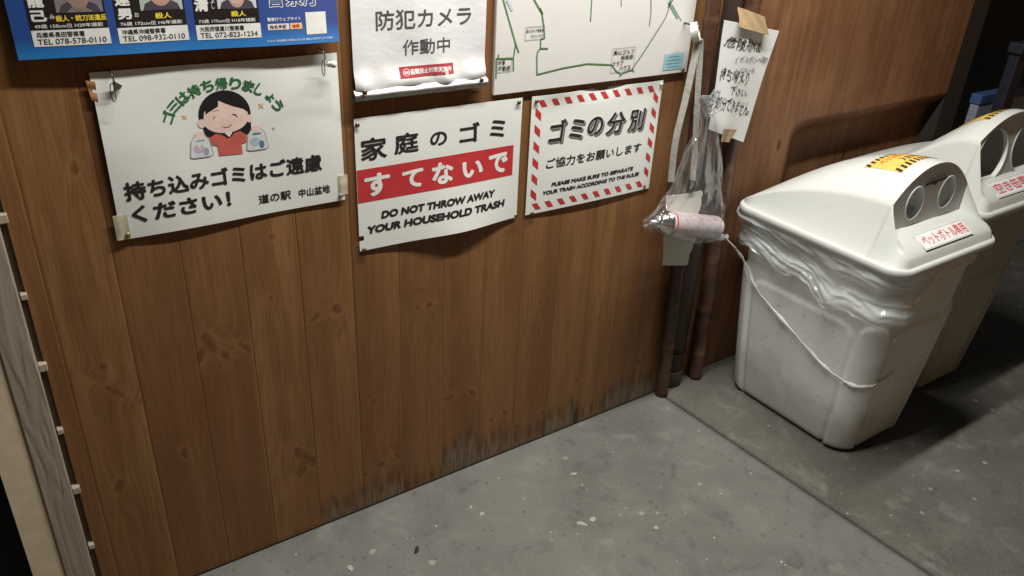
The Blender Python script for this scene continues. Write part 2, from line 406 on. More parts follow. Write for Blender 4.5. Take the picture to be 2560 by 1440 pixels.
# ------------------------------------------------------------------ left edge: weathered post, spacers, cream panel
def left_edge():
    t = NT('weathered_grey_wood'); p = t.sep(t.pos())
    g = t.noise(t.comb(t.math('MULTIPLY', p[0], 18.0), 0.0, t.math('MULTIPLY', p[2], 2.4)), 1.0, 2, .5, .8)
    rg = t.math('SINE', t.math('MULTIPLY', g, 26.0)); f = t.noise(t.comb(t.math('MULTIPLY', p[0], 300.0), p[1], t.math('MULTIPLY', p[2], 7.0)), 1.0, 3, .6)
    c = t.mix(t.step(rg, -.8, .9), (.365, .308, .242), (.352, .295, .232))
    c = t.mix(t.math('MULTIPLY', t.step(f, .42, .7), .35), c, (.27, .23, .19))
    bl = t.noise(t.pos(), 7, 3); c = t.mix(t.math('MULTIPLY', t.step(bl, .52, .7), .5), c, (.24, .215, .20))
    t.bump(t.math('ADD', f, rg), .0008, .5); t.set(c, .8)
    bm = bmesh.new(); box_bm(bm, (-.371, -.022, 0), (-.3195, .03, 1.6), .003)
    tag(bm_obj('corner_post', bm, t.m), 'weathered grey timber post at the left end of the board wall', 'post')
    bm = bmesh.new(); box_bm(bm, (-.3190, .005, 0), (-.3085, .03, 1.6))
    tag(bm_obj('backing_strip', bm, flat((.085, .052, .032), .8, name='dark_gap_wood')), 'dark brown timber strip in the gap beside the grey post', 'strip')
    sp = None
    for k, z in enumerate((.951, .803, .655, .508, .360, .206)):
        if sp is None:
            bm = bmesh.new(); box_bm(bm, (-.007, -.014, -.008), (.007, .006, .008), .0015)
            sp = bm_obj('spacer_block', bm, flat((.38, .33, .26), .7, name='pale_wood')); o = sp
        else:
            o = sp.copy(); C.objects.link(o)
        o.location = (-.3120, .004, z); o.scale = (1.0 - .25 * (k % 2), 1, 1.0 - .35 * (k % 2))
        tag(o, ['topmost pale wooden spacer beside the grey post', 'second pale spacer from the top beside the grey post', 'third pale spacer from the top beside the grey post', 'fourth pale spacer from the top beside the grey post', 'second lowest pale spacer beside the grey post', 'lowest pale wooden spacer beside the grey post'][k], 'spacer', 'spacers along the grey post')
    bm = bmesh.new(); box_bm(bm, (-.424, -.019, 0), (-.3715, .03, 1.6))
    tag(bm_obj('cream_panel', bm, flat((.74, .62, .45), .7, name='cream_paint')), 'cream painted panel strip left of the grey post', 'panel')
    bm = bmesh.new(); box_bm(bm, (-1.2, .06, 0), (-.4245, .10, 1.9))
    tag(bm_obj('opening_shade', bm, flat((.012, .010, .010), .8, name='shade_black')), 'nearly black board giving the shade of the opening beyond the cream panel', 'dark backing')  # black colour stands in for the shade inside an opening
left_edge()

# ------------------------------------------------------------------ sheets pinned to the wall
class Sheet:
    """a thin sheet f(u,v) -> point (u to the right, v up) with lettering laid on it"""
    def __init__(s, corners, bulge=None, front=(0, -1, 0)):
        s.c = [Vector(c) for c in corners]                # BL BR TR TL
        s.b = bulge or (lambda u, v: 0.0); s.fr = Vector(front).normalized()
    def at(s, u, v, lift=0.0):
        a, b, c, d = s.c
        p = a * (1 - u) * (1 - v) + b * u * (1 - v) + c * u * v + d * (1 - u) * v
        return p + s.fr * (s.b(min(max(u, 0), 1), min(max(v, 0), 1)) + lift * .42)
    def sheet(s, name, m, parent=None, nu=28, nv=20, th=.0007, cut=None, smooth=True):
        V = [s.at(i / (nu - 1), j / (nv - 1)) for j in range(nv) for i in range(nu)]
        F = grid_faces(nu, nv)
        if cut: F = [f for f in F if not cut(sum(q % nu for q in f) / 4 / (nu - 1), sum(q // nu for q in f) / 4 / (nv - 1))]
        o = mesh(name, V, F, m, parent, smooth); solid(o, th, -1.0); return o
    def patch(s, name, u0, v0, u1, v1, m, parent, lift=.0011, n=10, skew=0.0):
        V = [s.at(u0 + (u1 - u0) * i / n + skew * j / n, v0 + (v1 - v0) * j / n, lift) for j in range(n + 1) for i in range(n + 1)]
        return mesh(name, V, grid_faces(n + 1, n + 1), m, parent)
    def poly(s, name, pts, m, parent, lift=.0013):
        return mesh(name, [s.at(u, v, lift) for u, v in pts], [tuple(range(len(pts)))], m, parent)
    def polys(s, name, plist, m, parent, lift=.0013):
        V = []; F = []
        for pts in plist:
            F.append(tuple(range(len(V), len(V) + len(pts)))); V += [s.at(u, v, lift) for u, v in pts]
        return mesh(name, V, F, m, parent)
    def stroke(s, name, pts, w, m, parent, lift=.0013, closed=False):
        """ribbon of half-width w (metres) through local uv points"""
        A = [s.at(u, v, lift) for u, v in pts]
        if closed: A.append(A[0])
        V = []
        for i, p in enumerate(A):
            t = (A[min(i + 1, len(A) - 1)] - A[max(i - 1, 0)]).normalized(); n = t.cross(s.fr).normalized()
            V += [p + n * w, p - n * w]
        F = [(2 * i, 2 * i + 1, 2 * i + 3, 2 * i + 2) for i in range(len(A) - 1)]
        return mesh(name, V, F, m, parent)
    def text(s, name, body, u0, v0, u1, v1, m, parent, bold=.0, shear=0.0, lift=.0016, curve=None, tight=True, jitter=0.0):
        """lettering fitted to the box u0..u1, v0..v1; jitter > 0 writes it glyph by glyph, unsteadily"""
        X = glyphs(body, bold, shear, jitter)
        V, F = X
        xa, xb = V[:, 0].min(), V[:, 0].max(); ya, yb = V[:, 1].min(), V[:, 1].max()
        U = u0 + (V[:, 0] - xa) / (xb - xa) * (u1 - u0); Wv = v0 + (V[:, 1] - ya) / (yb - ya) * (v1 - v0)
        if curve: pts = [curve(a, b) for a, b in zip(U, Wv)]
        else: pts = list(zip(U, Wv))
        return mesh(name, [s.at(a, b, lift + float(c)) for (a, b), c in zip(pts, V[:, 2])], F, m, parent)
def glyph_mesh(body, bold, shear):
    c = bpy.data.curves.new('lettering', 'FONT'); c.body = body; c.offset = bold; c.shear = shear; c.resolution_u = 4
    o = bpy.data.objects.new('lettering', c); C.objects.link(o); bpy.context.view_layer.update()
    me = bpy.data.meshes.new_from_object(o.evaluated_get(bpy.context.evaluated_depsgraph_get()))
    V = np.array([v.co[:] for v in me.vertices]); F = [tuple(p.vertices) for p in me.polygons]
    bpy.data.objects.remove(o); bpy.data.curves.remove(c); bpy.data.meshes.remove(me)
    return V, F
def embolden(V, F, bold):
    """heavier strokes: the glyph laid again at small shifts round itself, each a hair above the last"""
    if bold <= 0: return V, F
    Vs = [V]; Fs = list(F); m = len(V)
    for k in range(10):
        W_ = V.copy(); W_[:, 0] += bold * math.cos(2 * PI * k / 10); W_[:, 1] += bold * math.sin(2 * PI * k / 10); W_[:, 2] += (k + 1) * 1.5e-5
        Vs.append(W_); Fs += [tuple(i + m * (k + 1) for i in f) for f in F]
    return np.concatenate(Vs), Fs
def glyphs(body, bold, shear, jitter):
    if jitter <= 0: return embolden(*glyph_mesh(body, 0.0, shear), bold)
    Vs = []; Fs = []; x = 0; k = 0
    for ch in body:
        if ch == ' ': x += .5; continue
        V, F = embolden(*glyph_mesh(ch, 0.0, shear), bold); V = V.copy()
        w = 1.0 if ord(ch) > 255 else V[:, 0].max() + .1
        a = random.uniform(-1, 1) * jitter * 1.3; sc = 1 + random.uniform(-1, 1) * jitter
        cx = w / 2; X_ = (V[:, 0] - cx) * sc; Y_ = (V[:, 1] - .4) * (1 + random.uniform(-1, 1) * jitter)
        X_ = X_ + .06 * np.sin(Y_ * 6 + k); Y_ = Y_ + .05 * np.sin(X_ * 5 + k * 2)
        V[:, 0] = X_ * math.cos(a) - Y_ * math.sin(a) + cx + x; V[:, 1] = X_ * math.sin(a) + Y_ * math.cos(a) + .4 + random.uniform(-1, 1) * jitter * .3
        Vs.append(V); Fs += [tuple(i + k for i in f) for f in F]; k += len(V); x += w * (1 - jitter * .5)
    return np.concatenate(Vs), Fs
def wall_sheet(x0, x1, z0, z1, y=-.004, bulge=None):
    return Sheet([(x0, y, z0), (x1, y, z0), (x1, y, z1), (x0, y, z1)], bulge)
def UV(x0, x1, z0, z1):
    return lambda x, z: ((x - x0) / (x1 - x0), (z - z0) / (z1 - z0))
def circle(cx, cy, rx, ry, n=28, a0=0, a1=2 * PI):
    return [(cx + rx * math.cos(a0 + (a1 - a0) * k / n), cy + ry * math.sin(a0 + (a1 - a0) * k / n)) for k in range(n if abs(a1 - a0 - 2 * PI) < 1e-6 else n + 1)]

# ---- thumb tacks
TACK_M = flat((.20, .15, .09), .35, .8, name='tarnished_brass')
_tack = [None]
def tack(x, z, label, y=-.006, m=None, s=1.0):
    if _tack[0] is None:
        prof = [(.0012, .004), (.0012, -.0005), (.0048, -.0008), (.0052, -.0018), (.0040, -.0034), (.0018, -.0042), (.0001, -.0044)]
        V = [(r * math.cos(2 * PI * k / 14), yy, r * math.sin(2 * PI * k / 14)) for r, yy in prof for k in range(14)]
        _tack[0] = mesh('thumb_tack', V, grid_faces(14, len(prof), True), TACK_M, smooth=True); o = _tack[0]
    else:
        o = _tack[0].copy(); C.objects.link(o)
        if m: o.data = o.data.copy(); o.data.materials.clear(); o.data.materials.append(m)
    o.location = (x, y, z); o.scale = (s, s, s); o.rotation_euler = (random.uniform(-.25, .25), 0, random.uniform(-.3, .3))
    return tag(o, label, 'thumb tack', 'tacks in the notices')

def household_sign():
    x0, x1, z0, z1 = .325, .7445, .7465, 1.0435
    def bulge(u, v):
        return .017 * math.exp(-((u - .62) / .26) ** 2) * max(0, 1 - v * 1.6) ** 1.5 + .0015 * math.sin(u * 5) * (1 - v)
    S = wall_sheet(x0, x1, z0, z1, -.004, bulge); q = UV(x0, x1, z0, z1)
    e = empty('household_trash_sign', (x0, 0, z0), label='white sign with a red band reading DO NOT THROW AWAY YOUR HOUSEHOLD TRASH', cat='sign')
    S.sheet('paper', M_PAPER, e, 40, 26, cut=lambda u, v: u < .03 and v < .13 and v > .07)
    for ch, a, b in (('家', (.337, .951), (.397, 1.000)), ('庭', (.414, .955), (.473, 1.000)), ('の', (.501, .961), (.544, .992)), ('ゴ', (.576, .957), (.629, 1.002)), ('ミ', (.657, .958), (.699, 1.000))):
        S.text('black_letter', ch, *q(*a), *q(*b), INK, e, bold=.024)
    S.patch('red_band', *q(.326, .8595), *q(.7255, .9335), RED, e, n=16)
    for ch, a, b in (('す', (.342, .870), (.402, .921)), ('て', (.431, .874), (.483, .916)), ('な', (.505, .870), (.560, .921)), ('い', (.584, .874), (.640, .912)), ('で', (.656, .871), (.710, .920))):
        S.text('white_letter', ch, *q(*a), *q(*b), WHITE, e, bold=.040, lift=.0022)
    S.text('english_line', 'DO NOT THROW AWAY', *q(.378, .8145), *q(.676, .8325), INK, e, bold=.058, shear=.14)
    S.text('english_line', 'YOUR HOUSEHOLD TRASH', *q(.345, .7840), *q(.706, .8025), INK, e, bold=.058, shear=.14)
    tack(.331, 1.031, 'brown tack at the top left corner of the red banded sign')
    tack(.7325, 1.034, 'brown tack at the top right corner of the red banded sign')
    tack(.7365, .7545, 'brown tack at the bottom right corner of the red banded sign', -.012)
    tack(.334, .7500, 'brown tack at the bottom left corner of the red banded sign')
household_sign()

def separate_sign():
    x0, x1, z0, z1 = .7715, 1.1895, .7455, 1.0425
    def bulge(u, v): return .004 * math.sin(u * PI) * (.4 + .6 * math.sin(v * 4 + 1)) + .004 * (v > .9) * (v - .9) * 10 * math.sin(u * 9)
    S = wall_sheet(x0, x1, z0, z1, -.004, bulge); q = UV(x0, x1, z0, z1)
    e = empty('waste_sorting_sign', (x0, 0, z0), label='white sign with a red and white striped border asking to separate trash', cat='sign')
    S.sheet('paper', M_PAPER, e, 36, 24)
    a, b, c_, d = x0 + .012, x1 - .010, z0 + .010, z1 - .010; w = .0175; pt = .0385
    P = []; n = 10
    for k in range(10):
        x = a + .004 + k * pt
        P.append([q(x + .014, d - w), q(x + .030, d - w), q(x + .017, d), q(x + .001, d)])
        P.append([q(x + .014, c_), q(x + .030, c_), q(x + .017, c_ + w), q(x + .001, c_ + w)])
    for k in range(6):
        z = c_ + .030 + k * .0405
        P.append([q(a, z + .010), q(a + w, z - .006), q(a + w, z + .012), q(a, z + .028)])
        P.append([q(b - w, z + .010), q(b, z - .006), q(b, z + .012), q(b - w, z + .028)])
    for k, pl in enumerate(P):
        S.poly('red_stripe', pl, RED, e)
    bx = [('ゴ', .826, .922, .880, .979), ('ミ', .889, .923, .937, .974), ('の', .947, .925, .998, .972), ('分', 1.008, .920, 1.073, .976), ('別', 1.082, .919, 1.141, .976)]
    for ch, u0, v0, u1, v1 in bx:
        S.text('title_shadow', ch, *q(u0 + .005, v0 - .005), *q(u1 + .005, v1 - .005), GREY, e, bold=.040, shear=.12)
    for ch, u0, v0, u1, v1 in bx:
        S.text('title_outline', ch, *q(u0 - .001, v0 - .001), *q(u1 + .001, v1 + .001), WHITE, e, bold=.050, shear=.12, lift=.0021)
        S.text('title_letter', ch, *q(u0, v0), *q(u1, v1), INK, e, bold=.030, shear=.12, lift=.0026)
    S.text('subtitle', 'ご協力をお願いします', *q(.825, .858), *q(1.140, .884), INK, e, bold=.022, shear=.05)
    S.text('english_line', 'PLEASE MAKE SURE TO SEPARATE', *q(.845, .8095), *q(1.119, .8200), INK, e, bold=.058, shear=.14)
    S.text('english_line', 'YOUR TRASH ACCORDING TO THE RULES', *q(.820, .7905), *q(1.144, .8010), INK, e, bold=.058, shear=.14)
    tack(.7825, 1.0310, 'brown tack at the top left corner of the striped sign')
    tack(1.1825, 1.0330, 'tack at the top right corner of the striped sign', m=flat((.5, .48, .42), .35, name='pale_tack'))
    tack(1.1690, .7540, 'tack at the bottom right corner of the striped sign')
    tack(.7900, .7480, 'tack at the bottom left corner of the striped sign')
separate_sign()

def takehome_sign():
    x0, x1, z0, z1 = -.1405, .2965, .8745, 1.1775
    def bulge(u, v): return .003 * math.sin(u * PI) + .0022 * math.sin(u * 7 + v * 3) + .010 * max(0, .35 - u) * (1 - abs(v - .55) * 1.6) * (1 if abs(v - .55) < .6 else 0)
    S = wall_sheet(x0, x1, z0, z1, -.004, bulge); q = UV(x0, x1, z0, z1)
    e = empty('take_home_sign', (x0, 0, z0), label='white laminated sign with a cartoon woman holding two shopping bags', cat='sign')
    S.sheet('paper', M_PAPER, e, 40, 28)
    GREEN = flat((.030, .16, .055), .45, name='green_ink')
    cx, cz, R = .0705, 1.0560, .0860
    txt = 'ゴミは持ち帰りましょう'; n = len(txt)
    for k, ch in enumerate(txt):
        an = math.radians(156 - k * 132 / (n - 1)); s_ = .0215 if k not in (9,) else .016
        ax, az = cx + (R + .015) * math.cos(an) * 1.07, cz + R * math.sin(an) * .98; th = an - PI / 2
        def cv(u, v, ax=ax, az=az, th=th):
            return q(ax + u * math.cos(th) - v * math.sin(th), az + u * math.sin(th) + v * math.cos(th))
        S.text('green_letter', ch, -s_ / 2, -s_ / 2, s_ / 2 * (.55 if ch == 'し' else 1), s_ / 2, GREEN, e, bold=.032, curve=cv)
    # the woman: hair, face, shirt, bags
    SK = flat((.86, .64, .58), .5, name='skin_ink'); HAIR = flat((.012, .011, .014), .5, name='hair_ink'); SH = flat((.57, .12, .095), .5, name='shirt_ink')
    il = S.polys('illustration', [[q(*p) for p in circle(.0705, 1.083, .047, .045)]], HAIR, e)
    S.poly('hair_curl', [q(*p) for p in circle(.104, 1.058, .012, .018)], HAIR, il, .0012)
    S.poly('hair_curl', [q(*p) for p in circle(.041, 1.060, .012, .017)], HAIR, il, .0012)
    face = circle(.071, 1.074, .0405, .0255, 40, PI, 2 * PI) + [(.112, 1.083), (.104, 1.090), (.088, 1.096), (.073, 1.103), (.061, 1.110), (.047, 1.103), (.034, 1.091)]
    f = S.poly('face', [q(*p) for p in face], SK, il, .0018)
    S.poly('ear', [q(*p) for p in circle(.0275, 1.071, .0070, .0080)], SK, il, .0018)
    S.poly('ear', [q(*p) for p in circle(.1140, 1.071, .0060, .0075)], SK, il, .0018)
    for ex in (.0555, .0855):
        S.stroke('eye', [q(*p) for p in [(ex - .007, 1.076), (ex - .004, 1.0800), (ex, 1.0815), (ex + .004, 1.0800), (ex + .007, 1.076)]], .0014, HAIR, il, .0023)
    S.stroke('mouth', [q(*p) for p in [(.062, 1.0625), (.066, 1.0595), (.071, 1.0585), (.076, 1.0600), (.080, 1.0635)]], .0009, flat((.20, .05, .04), .5), il, .0023)
    S.stroke('eyebrow', [q(*p) for p in [(.049, 1.0905), (.055, 1.0925), (.061, 1.0915)]], .0005, flat((.20, .10, .07), .5), il, .0023)
    shirt = [(.051, 1.007), (.095, 1.005), (.0945, 1.024), (.104, 1.026), (.106, 1.040), (.094, 1.049), (.084, 1.047), (.0725, 1.036), (.060, 1.046), (.050, 1.049), (.037, 1.043), (.041, 1.029), (.050, 1.026)]
    S.poly('shirt', [q(*p) for p in shirt], SH, il, .0018)
    S.poly('collar', [q(*p) for p in [(.0665, 1.0475), (.0735, 1.0515), (.080, 1.0480), (.0735, 1.0400)]], WHITE, il, .0021)
    BG = flat((.68, .70, .72), .5, name='bag_ink'); OUT = flat((.36, .38, .42), .5, name='bag_outline_ink')
    for bx, c1, c2 in ((.0205, (.55, .42, .50), (.33, .36, .46)), (.1245, (.42, .50, .58), (.10, .19, .33))):
        bag = [(bx - .021, 1.011), (bx - .016, 1.040), (bx - .008, 1.051), (bx + .008, 1.051), (bx + .016, 1.040), (bx + .021, 1.012), (bx + .015, 1.0085), (bx - .015, 1.0085)]
        S.poly('shopping_bag', [q(*p) for p in bag], BG, il, .0019)
        S.stroke('bag_outline', [q(*p) for p in bag], .0006, OUT, il, .0022, True)
        S.poly('hand', [q(*p) for p in circle(bx, 1.0515, .0085, .0065)], SK, il, .0024)
        S.poly('bag_content', [q(*p) for p in circle(bx - .004, 1.025, .0100, .0085)], flat(c1, .5), il, .0023)
        S.poly('bag_content', [q(*p) for p in circle(bx + .008, 1.0185, .0050, .0075)], flat(c2, .5), il, .0024)
        S.poly('bag_content', [q(*p) for p in circle(bx, 1.040, .0090, .0022)], flat(c2, .5), il, .0024)
    YE = flat((.72, .46, .14), .5, name='star_ink')
    for sx, sz, r in ((.138, 1.0925, .0075), (-.001, 1.0865, .0065), (.158, 1.0465, .0045)):
        S.poly('sparkle', [q(sx + (r if k % 2 == 0 else r * .32) * math.cos(k * PI / 4 + .78), sz + (r if k % 2 == 0 else r * .32) * math.sin(k * PI / 4 + .78)) for k in range(8)], YE, e)
    S.text('black_line', '持ち込みゴミはご遠慮', *q(-.1225, .9475), *q(.2500, .9835), INK, e, bold=.034)
    S.text('black_line', 'ください！', *q(-.1165, .9035), *q(.0620, .9365), INK, e, bold=.036)
    S.text('small_line', '道の駅', *q(.1155, .8975), *q(.1815, .9165), INK, e, bold=.022)
    S.text('small_line', '中山盆地', *q(.1975, .8970), *q(.2640, .9150), INK, e, bold=.022)
    # hanging gear and tape
    tack(-.1295, .8835, 'brass tack at the bottom left corner of the cartoon woman sign', m=flat((.30, .24, .10), .35, .7, name='brass'))
    tack(.2865, .8860, 'grey tack at the bottom right corner of the cartoon woman sign', m=flat((.28, .27, .24), .35, .3, name='grey_tack'))
    TP = mat_film('yellowed_tape', (.72, .66, .50), .75, .2, 40, .3)
    for (a, b, c2, d), lb in (((-.1485, -.1245, .8760, .9240), 'yellowed clear tape at the bottom left edge of the cartoon woman sign'), ((.2835, .3035, .8870, .9300), 'yellowed clear tape at the bottom right edge of the cartoon woman sign')):
        T = wall_sheet(a, b, c2, d, -.0075, lambda u, v: .0008 * math.sin(u * 6)); tag(T.sheet('tape_piece', TP, None, 8, 8), lb, 'tape', 'tape on the cartoon woman sign')
    # rusty orange tape at the top left
    T = Sheet([(-.1445, -.0072, 1.132), (-.1350, -.0072, 1.128), (-.1340, -.0072, 1.163), (-.1480, -.0072, 1.166)], lambda u, v: .001 * math.sin(v * 9))
    tag(T.sheet('tape_piece', flat((.36, .17, .07), .6, name='orange_tape'), None, 8, 10), 'orange brown tape scrap at the top left corner of the cartoon woman sign', 'tape', 'tape on the cartoon woman sign')
    # wire hooks with rings, and the white push pin
    WIRE = flat((.10, .085, .07), .35, .9, name='dark_wire')
    for hx, hz, lb in ((-.112, 1.158, 'dark wire ring hanging on the top left of the cartoon woman sign'), (.2600, 1.168, 'dark wire ring hanging on the top right of the cartoon woman sign')):
        e2 = empty('wire_ring', (hx, -.01, hz), label=lb, cat='ring', group='wire rings on the cartoon woman sign')
        pts = [(hx + .0045 * math.cos(a), -.016 - .010 * abs(math.sin(a / 2)), hz - .012 + .0155 * math.sin(a)) for a in [2 * PI * k / 24 for k in range(25)]]
        V, F = tube(pts, .0009, 6); mesh('loop', V, F, WIRE, e2, True)
        V, F = tube([(hx + .002, .004, hz + .022), (hx + .003, -.018, hz + .018), (hx + .005, -.022, hz + .006), (hx + .006, -.012, hz + .000)], .0012, 6); mesh('hook', V, F, WIRE, e2, True)
    bm = bmesh.new(); vv = [Sheet([(-.109, -.016, 1.146), (-.098, -.012, 1.148), (-.094, -.010, 1.153), (-.108, -.016, 1.164)])]
    tag(vv[0].sheet('wire_clip', flat((.11, .09, .075), .4, .6, name='clip_metal'), None, 5, 5, .0015), 'small dark metal clip beside the top left wire ring', 'clip')
    bm.free()
    e3 = empty('push_pin', (.2765, -.006, 1.163), label='white plastic push pin at the top right of the cartoon woman sign', cat='push pin')
    prof = [(.0005, 0), (.0005, -.010), (.0045, -.010), (.0045, -.012), (.0026, -.0135), (.0026, -.021), (.0052, -.0225), (.0056, -.0245), (.0040, -.0262), (.0002, -.0265)]
    V = [(.2740 + r * 1.25 * math.cos(2 * PI * k / 14) + yy * .10, -.004 + yy * 1.65, 1.157 + r * 1.25 * math.sin(2 * PI * k / 14) - yy * .35) for r, yy in prof for k in range(14)]
    mesh('head', V, grid_faces(14, len(prof), True), flat((.82, .82, .80), .3, name='white_plastic'), e3, True)
takehome_sign()

def police_poster():
    x0, x1, z0, z1 = -.2375, .3000, 1.2010, 1.5810
    def bulge(u, v): return .002 + .018 * (1 - v) ** 1.5 * (.62 + .38 * ss(.05, .40, u)) + .0035 * math.sin(u * 9 + .5) * (1 - v)
    S = Sheet([(-.2365, -.004, 1.2080), (.2940, -.004, 1.2025), (x1, -.004, z1), (x0, -.004, z1)], bulge); q = UV(x0, x1, z0, z1)
    t = NT('blue_poster_print'); z = t.sep(t.pos())[2]
    a = t.noise(t.pos(), 6, 2)
    t.set(t.mix(t.step(z, 1.205, 1.245), (.022, .19, .52), (.016, .070, .27)), .22, spec=.55, coat=.5)
    e = empty('police_poster', (x0, 0, z0), label='glossy blue police wanted poster with three black panels', cat='poster')
    S.sheet('paper', t.m, e, 44, 24)
    BK = flat((.014, .013, .016), .3, name='black_panel_ink'); YL = flat((.78, .60, .05), .4, name='yellow_ink'); PW = flat((.72, .72, .70), .35, name='panel_white')
    SKN = [flat((.28, .19, .17), .4, name='photo_tone'), flat((.46, .27, .22), .4, name='photo_tone'), flat((.52, .36, .30), .4, name='photo_tone')]
    BGP = [flat((.20, .17, .19), .4, name='photo_back'), flat((.40, .46, .42), .4, name='photo_back'), flat((.58, .60, .62), .4, name='photo_back')]
    data = [(-.2115, -.1000, 1.2450, ('己', 'み', '龍', 'たつ'), '殺人・銃刀法違反', '49歳 158cm位 H29年撮影', '兵庫県長田警察署', 'TEL 078-578-0110'),
            (-.0870, .0245, 1.2435, ('男', 'お', '達', 'たけ'), '殺人', '76歳 172cm位 H6年撮影', '沖縄県沖縄警察署', 'TEL 098-932-0110'),
            (.0385, .1495, 1.2420, ('清', 'きよし', '', ''), '殺人', '73歳 175cm位 H18年撮影', '大阪府寝屋川警察署', 'TEL 072-823-1234')]
    for k, (a, b, zt, nm, crime, det, st, tel) in enumerate(data):
        pn = S.patch('black_panel', *q(a, zt), *q(b, 1.40), BK, e, n=12)
        ph = S.patch('photo', *q(a + .041, zt + .0255), *q(b - .003, 1.38), BGP[k], pn, .0018, 8)
        px = a + .041 + (b - .044 - a) * .5
        S.poly('collar', [q(*p) for p in [(px - .030, zt + .0258), (px + .030, zt + .0258), (px + .026, zt + .036), (px + .012, zt + .043), (px - .012, zt + .043), (px - .026, zt + .036)]], flat((.05, .045, .06), .5, name='photo_cloth'), pn, .0021)
        S.poly('neck', [q(*p) for p in circle(px, zt + .039, .012, .012)], flat(tuple(c * .8 for c in ((.28, .19, .17), (.46, .27, .22), (.52, .36, .30))[k]), .4, name='photo_neck'), pn, .0023)
        S.poly('jaw', [q(*p) for p in circle(px, zt + .062, .021, .030)], SKN[k], pn, .0026)
        if k < 2:
            S.text('name', nm[0], *q(a + .004, zt + .0130), *q(a + .026, zt + .0300), PW, pn, bold=.045)
            S.text('name', nm[2], *q(a + .003, zt + .0340), *q(a + .026, zt + .0540), PW, pn, bold=.035)
            S.text('reading', nm[1], *q(a + .030, zt + .0160), *q(a + .037, zt + .0230), PW, pn, bold=.01)
        else:
            S.text('name', nm[0], *q(a + .002, zt + .0220), *q(a + .026, zt + .0440), PW, pn, bold=.045)
            S.text('reading', 'し', *q(a + .031, zt + .0260), *q(a + .036, zt + .0330), PW, pn, bold=.01)
            S.text('reading', 'よ', *q(a + .030, zt + .0350), *q(a + .037, zt + .0410), PW, pn, bold=.01)
        c0 = a + .038 if k == 0 else a + .062
        S.text('charge', crime, *q(c0, zt + .0120), *q(b if k == 0 else c0 + .026, zt + .0215), YL, pn, bold=.03, lift=.0020)
        S.text('details', det, *q(a + .006, zt + .0026), *q(b - .007, zt + .0090), PW, pn, bold=.012, lift=.0020)
        bx = S.patch('name_plate', *q(a, zt - .0250), *q(b + .0005, zt - .0003), PW, e, .0014, 12)
        S.text('station', st, *q(a + .006, zt - .0115), *q(a + (.075 if k < 2 else .082), zt - .0030), INK, bx, bold=.012, lift=.0022)
        S.text('telephone', tel, *q(a + .006, zt - .0220), *q(b - .006, zt - .0135), INK, bx, bold=.006, lift=.0022)
    S.text('title', '警察庁', *q(.164, 1.2665), *q(.268, 1.3030), WHITE, e, bold=.050)
    S.text('title_core', '警察庁', *q(.1655, 1.2680), *q(.2665, 1.3015), flat((.016, .06, .24), .3, name='title_blue'), e, bold=.012, lift=.0021)
    S.text('web_line', '警察庁ウェブサイト', *q(.1630, 1.2435), *q(.2260, 1.2500), WHITE, e, bold=.012)
    p1 = S.patch('search_box', *q(.1630, 1.2285), *q(.2025, 1.2390), flat((.72, .66, .66), .4, name='pale_box'), e)
    S.text('search_text', '指名手配', *q(.1665, 1.2305), *q(.1975, 1.2370), INK, p1, bold=.01, lift=.0020)
    p2 = S.patch('search_button', *q(.2045, 1.2285), *q(.2275, 1.2390), flat((.78, .48, .24), .4, name='orange_box'), e)
    S.text('button_text', '検索', *q(.2085, 1.2305), *q(.2225, 1.2370), RED, p2, bold=.01, lift=.0020)
    S.patch('white_square', *q(.2355, 1.2175), *q(.2755, 1.2565), PW, e)
    S.text('small_print', 'ポスター有効期限 令和8年10月31日 年齢は令和7年11月1日現在', *q(.1590, 1.2075), *q(.2870, 1.2115), WHITE, e, bold=.004)
police_poster()

